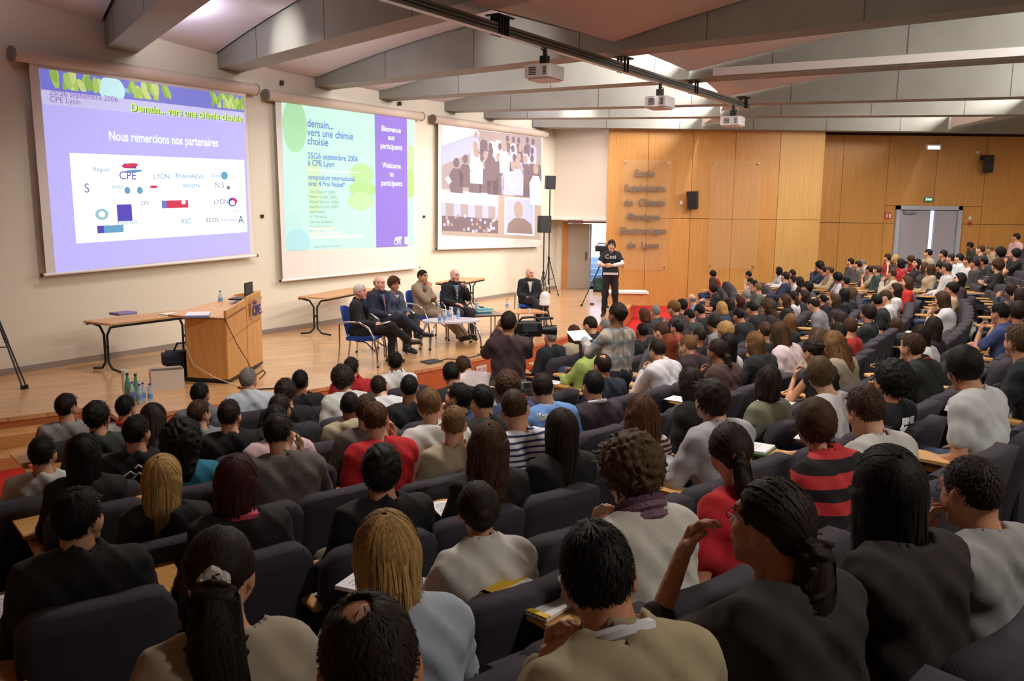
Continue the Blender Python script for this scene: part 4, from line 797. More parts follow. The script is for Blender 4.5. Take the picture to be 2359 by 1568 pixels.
def top_mesh(J, h, sleeve='long', collar=None, loose=.0, jacket=False):
    f = J['sex'] == 'f'; k = .86 if f else 1; g = SDF(); e = .004+loose; torso_prims(g, J, e)
    if jacket: g.cap(J['pel']+np.array([-.08, 0, -.02]), J['pel']+np.array([.08, 0, -.02]), .15+e, k=.05)
    for nm in 'LR':
        ra, rb, rc = .058*k+e, .050*k+e, .040*k+e
        if sleeve == 'none': g.cap(J['sh'+nm], sub(J['sh'+nm], J['el'+nm], .12), ra-.008, k=.03)
        elif sleeve == 'short': g.cap(J['sh'+nm], sub(J['sh'+nm], J['el'+nm], .62), ra, rb+.008, k=.03)
        elif sleeve == 'mid': g.cap(J['sh'+nm], J['el'+nm], ra, rb, k=.03); g.cap(J['el'+nm], sub(J['el'+nm], J['wr'+nm], .3), rb, rc+.006, k=.02)
        else: g.cap(J['sh'+nm], J['el'+nm], ra, rb, k=.03); g.cap(J['el'+nm], sub(J['el'+nm], J['wr'+nm], .92), rb, rc, k=.02)
    nk = J['neck']+J['up'] @ np.array([0, .0, .0]); upv = J['up'] @ np.array([0, .15, 1.]); upv /= np.linalg.norm(upv)
    rn = .062 if f else .068
    if collar: g.cap(nk-upv*.045, nk+upv*(.035 if collar == 'high' else .015), rn+.024, rn+.014, k=.03)
    if collar == 'hood': g.ell(nk+J['up'] @ np.array([0, -.075, -.01]), (.12, .06, .07), .03)
    ca, cb = nk-upv*.05, nk+upv*.3; ba = cb-ca; hemz = J['pel'][2]-(.17 if jacket else .10)
    cut = rn-.004 if not collar else rn-.002; slot = (.03 if f and not collar else 0)
    def post(P, fv):
        t = np.clip(((P-ca) @ ba)/(ba @ ba), 0, 1); d = np.sqrt(((P-ca-t[..., None]*ba)**2).sum(-1))-cut-slot*np.clip(t*4, 0, 1)
        fv = np.maximum(fv, -np.maximum(d, .0-((P-nk) @ upv)))
        wr = .004*np.sin(P[..., 2]*55+6*np.sin(P[..., 0]*17+P[..., 1]*13))*np.sin(P[..., 0]*31+P[..., 2]*11)+.004*np.sin(P[..., 0]*60+P[..., 2]*40+P[..., 1]*25)
        return np.maximum(fv+wr, hemz-P[..., 2])
    v, fs = g.mesh(h, post=post); return npmesh('top', v, fs)
def trouser_mesh(J, h, shoes=False, skirt=False):
    f = J['sex'] == 'f'; k = .9 if f else 1; g = SDF(); g.cap(J['pel']+np.array([-.06, 0, 0]), J['pel']+np.array([.06, 0, 0]), .128, k=.04)
    for nm in 'LR': g.cap(J['hip'+nm], J['kn'+nm], .092*k, .074*k, k=.04); g.cap(J['kn'+nm], sub(J['kn'+nm], J['an'+nm], 1.0), .07*k, .056*k, k=.04)
    def post(P, fv): return fv+.006*np.sin(P[..., 1]*40+P[..., 0]*25)*np.sin(P[..., 2]*35+P[..., 0]*9)
    v, fs = g.mesh(h, post=post); return npmesh('trousers', v, fs)
def shoe_mesh(J, nm, h=.014):
    a, t = J['an'+nm], J['to'+nm]; d = t-a; g = SDF(); g.cap(a, a-d*.15+np.array([0, 0, -.04]), .048, .045, k=.02); g.cap(a+np.array([0, 0, -.03]), t+d*.15, .046, .036, k=.03)
    v, fs = g.mesh(h); return npmesh('shoe', v, fs)
# ---- hair
HC = np.array([0, -.014, .02]); HRd = np.array([.0765, .099, .100]); AX = np.array([0, -.34, .94]); AXX = np.array([1., 0, 0]); AXY = np.cross(AX, AXX)
def scalp(th, ph, off):
    d = math.cos(th)*AX+math.sin(th)*(math.cos(ph)*AXX+math.sin(ph)*AXY); return HC+(HRd+off)*d, d
def facecut(p, low=0): return .8*(p[..., 1]-.072)-.6*(p[..., 2]-.055+low)
HAIRS = {}
STY = dict(short=(.006, -.105), buzz=(.003, -.10), messy=(.012, -.075), bowl=(.011, -.085), bob=(.014, -.13), long=(.013, -.30), longer=(.013, -.42), wavy=(.02, -.30), curly=(.026, -.09), curlylong=(.036, -.22), pony=(.009, -.06), ponyw=(.009, -.06), bun=(.009, -.06), bald=(.006, -.06), balding=(.007, -.06), updo=(.015, -.07))
def hair_mesh(style, seed, lod):
    key = (style, seed % 3, lod)
    if key in HAIRS: return HAIRS[key]
    rg = np.random.RandomState(100+seed % 3*7+len(style)*13); off, zl = STY[style]; lg = style in ('bob', 'long', 'longer', 'wavy', 'curlylong')
    g = SDF(); g.ell(HC, HRd+off, .02)
    if style in ('curly', 'curlylong'): g.ell(HC+[0, -.02, .01], HRd+off+[.012, .008, .01], .03)
    if style == 'updo': g.ell((0, -.11, .02), (.045, .04, .06), .03)
    if style == 'bowl' or style == 'messy': g.ell(HC+[0, -.02, .012], HRd+off, .03)
    if lg:
        ztop = .0; wb = .072+off+(.022 if style in ('wavy', 'curlylong') else 0)
        zb = zl+.035
        for sx in (-1, 1): g.cap((sx*.035, -.05, -.0), (sx*(.035 if style != 'wavy' else .05), -.085, zb), wb*.72, wb*(.5 if style in ('long', 'longer') else .62), .85, (0, 1, 0), .04)
        for sx in (-1, 1): g.cap((sx*.062, .0, -.02), (sx*.058, -.02, max(zb, -.13)), .03+off*.6, .028, k=.04)
    amp = {'curly': .012, 'curlylong': .013, 'wavy': .007, 'messy': .008}.get(style, .003); fr = {'curly': 95, 'curlylong': 80, 'wavy': 60, 'messy': 70}.get(style, 60); s_ = rg.uniform(0, 6, 3)
    def post(P, fv):
        x, y, z = P[..., 0], P[..., 1], P[..., 2]
        n = np.sin(fr*x+s_[0]+2*np.sin(fr*.6*z))*np.sin(fr*y+s_[1]+2*np.sin(fr*.5*x))*np.sin(fr*(.55 if lg else 1)*z+s_[2]+1.5*np.sin(fr*.4*y)); fv = fv+amp*n
        fc = facecut(P, -.012 if style in ('bob', 'long', 'longer', 'wavy', 'bowl', 'curly', 'curlylong', 'messy') else 0)
        if style in ('bowl', 'messy', 'curly'): fc = np.minimum(fc, np.maximum(.8*(y-.10), -(z-.045)*2))
        if lg: fc = np.where(z < -.03, np.maximum(y-.03, fc*0+y-.03), fc); fv = np.maximum(fv, fc*.9)
        else: fv = np.maximum(fv, fc*.9); fv = np.maximum(fv, (zl+1.25*np.maximum(0, np.abs(x)-.034)-z)*.7-.25*np.maximum(0, y+.02)); fv = np.maximum(fv, np.minimum(.037-np.hypot(np.hypot((np.abs(x)-.082)*.7, y+.010), (z+.018)*.85), .02) if style in ('short', 'buzz', 'pony', 'ponyw', 'bun', 'bald', 'balding', 'updo') else fv)
        if style in ('bald', 'balding'): fv = np.maximum(fv, .026+.008*np.sin(70*x+2)*np.sin(60*y) - np.hypot(np.hypot(x+.012, (y+.045)*.8), (z-.10)*.6) if style == 'balding' else z-.035)
        return fv
    v, fs = g.mesh({0: .0075, 1: .010, 2: .014}[lod], post=post, pad=.03); V_ = [v]; F_ = [fs]; n = len(v); rnd = [np.full(len(v), .45)]
    # strands: flat locks lying over the cap
    N = {0: 520, 1: 240, 2: 0}[lod]*(2 if lg else 1)
    if style in ('bald',): N = 0
    if style in ('short', 'messy', 'bowl', 'curly', 'curlylong', 'buzz', 'balding'): N = int(N*{'buzz': 1.6, 'balding': 1.0, 'short': 2.4, 'messy': 1.8, 'bowl': 2}.get(style, 1.2))
    lv = []; lf = []; lr = []
    def ribbon(pts, nrm, w0, r):
        nonlocal lv, lf
        m = len(pts); b0 = len(lv)
        A_ = np.asarray(pts); Nn = np.asarray(nrm); T = np.empty_like(A_); T[1:-1] = A_[2:]-A_[:-2]; T[0] = A_[1]-A_[0]; T[-1] = A_[-1]-A_[-2]
        sd = np.stack([T[:, 1]*Nn[:, 2]-T[:, 2]*Nn[:, 1], T[:, 2]*Nn[:, 0]-T[:, 0]*Nn[:, 2], T[:, 0]*Nn[:, 1]-T[:, 1]*Nn[:, 0]], 1)
        sd *= (w0*(1-.6*np.linspace(0, 1, m)**3)/(np.sqrt((sd*sd).sum(1))+1e-9))[:, None]; st_ = np.empty((2*m, 3)); st_[0::2] = A_-sd; st_[1::2] = A_+sd
        lv.extend(st_); lr.extend([r]*(2*m))
        for i in range(m-1): a = b0+2*i; lf.append((a, a+1, a+3, a+2))
    for i in range(N):
        r = rg.rand(); ph = rg.uniform(0, 2*math.pi); o = off+rg.uniform(.0005, .010)
        if lg and style != 'curlylong':
            th = rg.uniform(.05, .5) if rg.rand() < .6 else rg.uniform(.5, 1.4); p, d = scalp(th, ph, o); pts = []; nr = []; wob = rg.uniform(0, 6); wa = .006 if style != 'wavy' else .013; hang = None
            end = zl+rg.uniform(-.02, .05)
            for k in range(14):
                if hang is None:
                    p, d = scalp(th, ph, o)
                    if facecut(p, -.012) > -.002 and p[2] > -.05: break
                    pts.append(p); nr.append(d); th += .2
                    if d[2] < -.05 and th > 1.3: hang = p.copy(); st = .045
                else:
                    hang = hang+np.array([wa*math.sin(wob+k*1.1)*.6, wa*math.cos(wob+k*1.3)*.5-.004, -st]); hang[0] *= .985
                    if hang[2] < end: break
                    pts.append(hang.copy()); nr.append(np.array([hang[0]*1.2, hang[1]+.03, .0])/(np.hypot(hang[0]*1.2, hang[1]+.03)+1e-6))
            if len(pts) > 2: ribbon(pts, nr, rg.uniform(.003, .0065), r)
        elif style in ('pony', 'ponyw', 'bun', 'updo'):
            tie = np.array([0, -.112, .035]) if 'pony' not in style else np.array([0, -.108, -.01]); p0, d0 = scalp(rg.uniform(.3, 1.7), ph, o)
            if facecut(p0) > -.002 or p0[2] < -.06: continue
            pts = []; nr = []
            for k in range(7):
                q = p0+(tie-p0)*(k/6); dd = (q-HC)/HRd; dd /= np.linalg.norm(dd); pts.append(HC+(HRd+o)*dd); nr.append(dd)
            ribbon(pts, nr, rg.uniform(.004, .008), r)
        else:
            th = math.acos(rg.uniform(-.35, 1)); p, d = scalp(th, ph, off*.8)
            if facecut(p) > -.004 or p[2] < zl+.01 or (style == 'balding' and math.hypot(p[0]+.012, (p[1]+.045)*.8) < .016 and p[2] > 0): continue
            if style in ('short', 'buzz', 'bald', 'balding') and abs(p[0]) > .06 and math.hypot(p[1]+.012, p[2]+.014) < .035: continue
            L = {'buzz': .012, 'short': .032, 'balding': .02, 'messy': .05, 'bowl': .055, 'curly': .05, 'curlylong': .06}[style]*rg.uniform(.7, 1.3)
            lift = {'buzz': .25, 'short': .10, 'messy': .28, 'bowl': .08, 'curly': .6, 'curlylong': .4, 'balding': .0}[style]*rg.uniform(.3, 1.4)
            q2, _ = scalp(th+.2, ph+rg.uniform(-.25, .25), off*.8); t = q2-p; t /= np.linalg.norm(t)
            if p[1] > .03 and p[2] > .06: t = t*.4+np.array([rg.uniform(-.5, .5), .6, .1])
            pts = [p-d*.002]; nr = [d]; c = rg.uniform(0, 6)
            for k in range(1, 5):
                u = k/4; q = p+t*L*u+d*(lift*L*(u-.5*u*u)+.004)
                if 'curly' in style: q = q+(.009*np.sin(c+k*1.9))*np.cross(t, d)+d*.007*math.cos(c+k*1.9)
                pts.append(q); nr.append(d)
            ribbon(pts, nr, rg.uniform(.003, .006)*{'curly': 1.3, 'curlylong': 1.3, 'messy': .7, 'bowl': .8, 'balding': .35}.get(style, .5), r)
    if 'pony' in style:
        pw_ = 1.9 if style == 'ponyw' else 1.0; ln_ = 1.35 if style == 'ponyw' else 1.0
        c = np.array([0, -.112, -.01]); g2 = SDF(); path = [c, c+[0, -.035, -.03], c+[0, -.045, -.11*ln_], c+[.01, -.03, -.21*ln_], c+[.0, -.02, -.30*ln_]]
        for a, b, ra, rb in zip(path[:-1], path[1:], (.018, .028, .036, .03), (.028, .036, .03, .008)): g2.cap(a, b, ra*pw_, rb*pw_, .7 if pw_ > 1 else None, (0, 1, 0), k=.02)
        def post2(P, fv): return fv+.004*pw_**1.6*np.sin(90/pw_*P[..., 0]+9*np.sin(20*P[..., 2]))*np.sin(80*P[..., 1]+12*P[..., 2])
        tv, tf = g2.mesh(.009, post=post2); V_.append(tv); F_.append(tf+n); n += len(tv); rnd.append(np.full(len(tv), .4))
        for i in range(int(N*.33*pw_)):
            ph = rg.uniform(0, 6.28); r = rg.rand(); pts = []; nr = []
            for k, (pp, rr) in enumerate(zip(path, (.02, .031, .039, .034, .018))):
                d = np.array([math.cos(ph), math.sin(ph), 0]); pts.append(pp+d*rr*np.array([pw_, pw_*(.72 if pw_ > 1 else 1), 1])+np.array([.006*math.sin(ph*3+k*2), 0, 0])); nr.append(d)
            ribbon(pts, nr, rg.uniform(.004, .008), r)
    if style == 'bun':
        g2 = SDF(); g2.ell((0, -.118, .035), (.042, .036, .042), .02)
        tv, tf = g2.mesh(.009, post=lambda P, fv: fv+.005*np.sin(70*P[..., 0]+60*P[..., 2])*np.sin(80*P[..., 2])); V_.append(tv); F_.append(tf+n); n += len(tv); rnd.append(np.full(len(tv), .4))
    if lv: V_.append(np.array(lv)); F_.append(np.array(lf)+n); rnd.append(np.array(lr))
    me = npmesh('hair', np.concatenate(V_), np.concatenate(F_)); at_ = me.attributes.new('rnd', 'FLOAT', 'POINT'); at_.data.foreach_set('value', np.concatenate(rnd).astype(np.float32))
    HAIRS[key] = me; return me
# ---- materials of people
HAIRC = dict(k=(20, 16, 15), d=(38, 26, 20), b=(66, 44, 28), l=(112, 80, 48), y=(168, 132, 80), r=(110, 48, 22), m=(58, 20, 20), g=(128, 122, 118), w=(214, 206, 200), a=(80, 46, 26), t=(80, 60, 38))
def hair_mat(c):
    nm = 'hair_'+c
    if nm in MATS: return MATS[nm]
    m = bpy.data.materials.new(nm); m.use_nodes = True; nt = m.node_tree; b = nt.nodes['Principled BSDF']; col = lin(HAIRC[c])
    at_ = nt.nodes.new('ShaderNodeAttribute'); at_.attribute_name = 'rnd'; tc = nt.nodes.new('ShaderNodeTexCoord'); mp = nt.nodes.new('ShaderNodeMapping'); mp.inputs['Scale'].default_value = (1, 1, .12); nt.links.new(tc.outputs['Object'], mp.inputs[0])
    n = nt.nodes.new('ShaderNodeTexNoise'); n.inputs['Scale'].default_value = 130; n.inputs['Detail'].default_value = 2; nt.links.new(mp.outputs[0], n.inputs[0])
    ad = nt.nodes.new('ShaderNodeMath'); ad.operation = 'ADD'; nt.links.new(at_.outputs['Fac'], ad.inputs[0]); nt.links.new(n.outputs[0], ad.inputs[1])
    r = nt.nodes.new('ShaderNodeValToRGB'); r.color_ramp.elements[0].position = .45; r.color_ramp.elements[1].position = 1.0; r.color_ramp.elements[0].color = (*[v*.7 for v in col], 1); r.color_ramp.elements[1].color = (*[min(1, v*1.45) for v in col], 1)
    ml = nt.nodes.new('ShaderNodeMath'); ml.operation = 'MULTIPLY'; ml.inputs[1].default_value = .72; nt.links.new(ad.outputs[0], ml.inputs[0]); nt.links.new(ml.outputs[0], r.inputs[0]); nt.links.new(r.outputs[0], b.inputs['Base Color'])
    bp = nt.nodes.new('ShaderNodeBump'); bp.inputs['Strength'].default_value = .6; bp.inputs['Distance'].default_value = .004; nt.links.new(n.outputs[0], bp.inputs['Height']); nt.links.new(bp.outputs[0], b.inputs['Normal'])
    b.inputs['Roughness'].default_value = .62; b.inputs['Specular IOR Level'].default_value = .22; MATS[nm] = m; return m
SKINC = [(206, 152, 120), (194, 136, 104), (214, 164, 134), (150, 98, 70), (120, 76, 54), (222, 160, 140)]
def skin_mats(i): return [mat('skin_%d' % i, SKINC[i], .5, var=.06, vscale=20), mat('eye_dark', (40, 30, 28), .3), mat('lips_%d' % (i in (3, 4)), (170, 90, 80) if i not in (3, 4) else (110, 60, 54), .5)]
def cloth(c): nm = 'cloth_%d_%d_%d' % c; return mat(nm, c, .85, bump=.08, bscale=260, var=.05, vscale=7)
def stripe_mat(name, cols, freq, axis=2, ang=0):
    if name in MATS: return MATS[name]
    m = bpy.data.materials.new(name); m.use_nodes = True; nt = m.node_tree; b = nt.nodes['Principled BSDF']; b.inputs['Roughness'].default_value = .85
    tc = nt.nodes.new('ShaderNodeTexCoord'); sx = nt.nodes.new('ShaderNodeSeparateXYZ'); nt.links.new(tc.outputs['Object'], sx.inputs[0])
    ml = nt.nodes.new('ShaderNodeMath'); ml.operation = 'MULTIPLY'; ml.inputs[1].default_value = freq; nt.links.new(sx.outputs[axis], ml.inputs[0]); fr = nt.nodes.new('ShaderNodeMath'); fr.operation = 'FRACT'; nt.links.new(ml.outputs[0], fr.inputs[0])
    r = nt.nodes.new('ShaderNodeValToRGB'); r.color_ramp.interpolation = 'CONSTANT'; r.color_ramp.elements[0].color = (*lin(cols[0]), 1); r.color_ramp.elements[1].position = cols[2]; r.color_ramp.elements[1].color = (*lin(cols[1]), 1); nt.links.new(fr.outputs[0], r.inputs[0]); nt.links.new(r.outputs[0], b.inputs['Base Color']); MATS[name] = m; return m
def plaid_mat():
    m = bpy.data.materials.new('plaid_shirt'); m.use_nodes = True; nt = m.node_tree; b = nt.nodes['Principled BSDF']; b.inputs['Roughness'].default_value = .85; tc = nt.nodes.new('ShaderNodeTexCoord'); sx = nt.nodes.new('ShaderNodeSeparateXYZ'); nt.links.new(tc.outputs['Object'], sx.inputs[0]); col = None
    for ax, fq, cc in ((0, 9, (112, 140, 160)), (2, 7, (104, 146, 180)), (0, 17, (164, 148, 130)), (2, 15, (168, 170, 168))):
        ml = nt.nodes.new('ShaderNodeMath'); ml.operation = 'MULTIPLY'; ml.inputs[1].default_value = fq; nt.links.new(sx.outputs[ax], ml.inputs[0]); fr = nt.nodes.new('ShaderNodeMath'); fr.operation = 'FRACT'; nt.links.new(ml.outputs[0], fr.inputs[0]); lt_ = nt.nodes.new('ShaderNodeMath'); lt_.operation = 'LESS_THAN'; lt_.inputs[1].default_value = .2; nt.links.new(fr.outputs[0], lt_.inputs[0])
        sc = nt.nodes.new('ShaderNodeMath'); sc.operation = 'MULTIPLY'; sc.inputs[1].default_value = .6; nt.links.new(lt_.outputs[0], sc.inputs[0])
        mx = nt.nodes.new('ShaderNodeMix'); mx.data_type = 'RGBA'; nt.links.new(sc.outputs[0], mx.inputs['Factor'])
        if col is None: mx.inputs[6].default_value = (*lin((188, 178, 164)), 1)
        else: nt.links.new(col, mx.inputs[6])
        mx.inputs[7].default_value = (*lin(cc), 1); col = mx.outputs[2]
    nt.links.new(col, b.inputs['Base Color']); return m
def obj_mats(o, ms):
    for i, m in enumerate(ms): o.material_slots[i].link = 'OBJECT'; o.material_slots[i].material = m
BM = {}; TM = {}; LM = {}
def person(loc, rz, scale, J, jkey, hair, hc, topm, lod=1, sleeve='long', collar=None, loose=0, jacket=False, skin=0, legm=None, seed=0, label=None, group=None, shoes=None, hscale=1.0, hands=True):
    t = thing('person', loc, rz, label, 'person', group); t.scale = (scale,)*3
    H = {0: (.0145, .0065, .0048), 1: (.019, .0085, .007), 2: (.026, .012, .011)}[lod]
    k = (jkey, lod, sleeve)
    if k not in BM:
        me = body_mesh(J, H[0], H[1], H[2] if hands else None, sleeve)
        for _ in range(4): me.materials.append(None)
        BM[k] = me
    o = bpy.data.objects.new('body', BM[k]); link(o, t); obj_mats(o, skin_mats(skin)+[hair_mat(hc if hc not in 'wg' else 'g')])
    k = (jkey, lod, sleeve, collar, loose, jacket)
    if k not in TM: TM[k] = top_mesh(J, H[0], sleeve, collar, loose, jacket); TM[k].materials.append(None)
    tp = bpy.data.objects.new('jacket' if jacket else 'top', TM[k]); link(tp, t); obj_mats(tp, [topm])
    k = (jkey, lod)
    if k not in LM: LM[k] = trouser_mesh(J, .024 if lod else .018); LM[k].materials.append(None)
    l = bpy.data.objects.new('trousers', LM[k]); link(l, t); obj_mats(l, [legm or cloth((44, 52, 74))])
    if shoes:
        for nm in 'LR':
            me = shoe_mesh(J, nm); me.materials.append(shoes); link(bpy.data.objects.new('shoe', me), t)
    if hair:
        me = hair_mesh(hair, seed, lod)
        if not me.materials: me.materials.append(None)
        h_ = bpy.data.objects.new('hair', me); link(h_, t); obj_mats(h_, [hair_mat(hc)])
        Rm = J['hrot']; Mh = Matrix([[*Rm[i], J['headc'][i]] for i in range(3)]+[[0, 0, 0, 1]]); h_.matrix_local = Mh @ Matrix.Scale(HS[J['sex']]*hscale, 4)
    return t, o, tp
def head_frame(J): R = J['hrot']; return Matrix([[*R[i], J['headc'][i]] for i in range(3)]+[[0, 0, 0, 1]]) @ Matrix.Scale(HS[J['sex']], 4)
def glasses(t, J):
    g = thing_part = None; mb = MB(); 
    for sx in (-1, 1):
        mb.tube([(sx*.031+.019*math.cos(a), .104, .004+.015*math.sin(a)) for a in [2*math.pi*i/12 for i in range(13)]], .0014, 5); mb.tube([(sx*.05, .103, .008), (sx*.072, .06, .010), (sx*.078, -.01, .006)], .0014, 5)
    mb.tube([(-.012, .105, .008), (.012, .105, .008)], .0014, 5); o = mb.build('glasses', M_BLACK, t); o.matrix_local = head_frame(J); return o
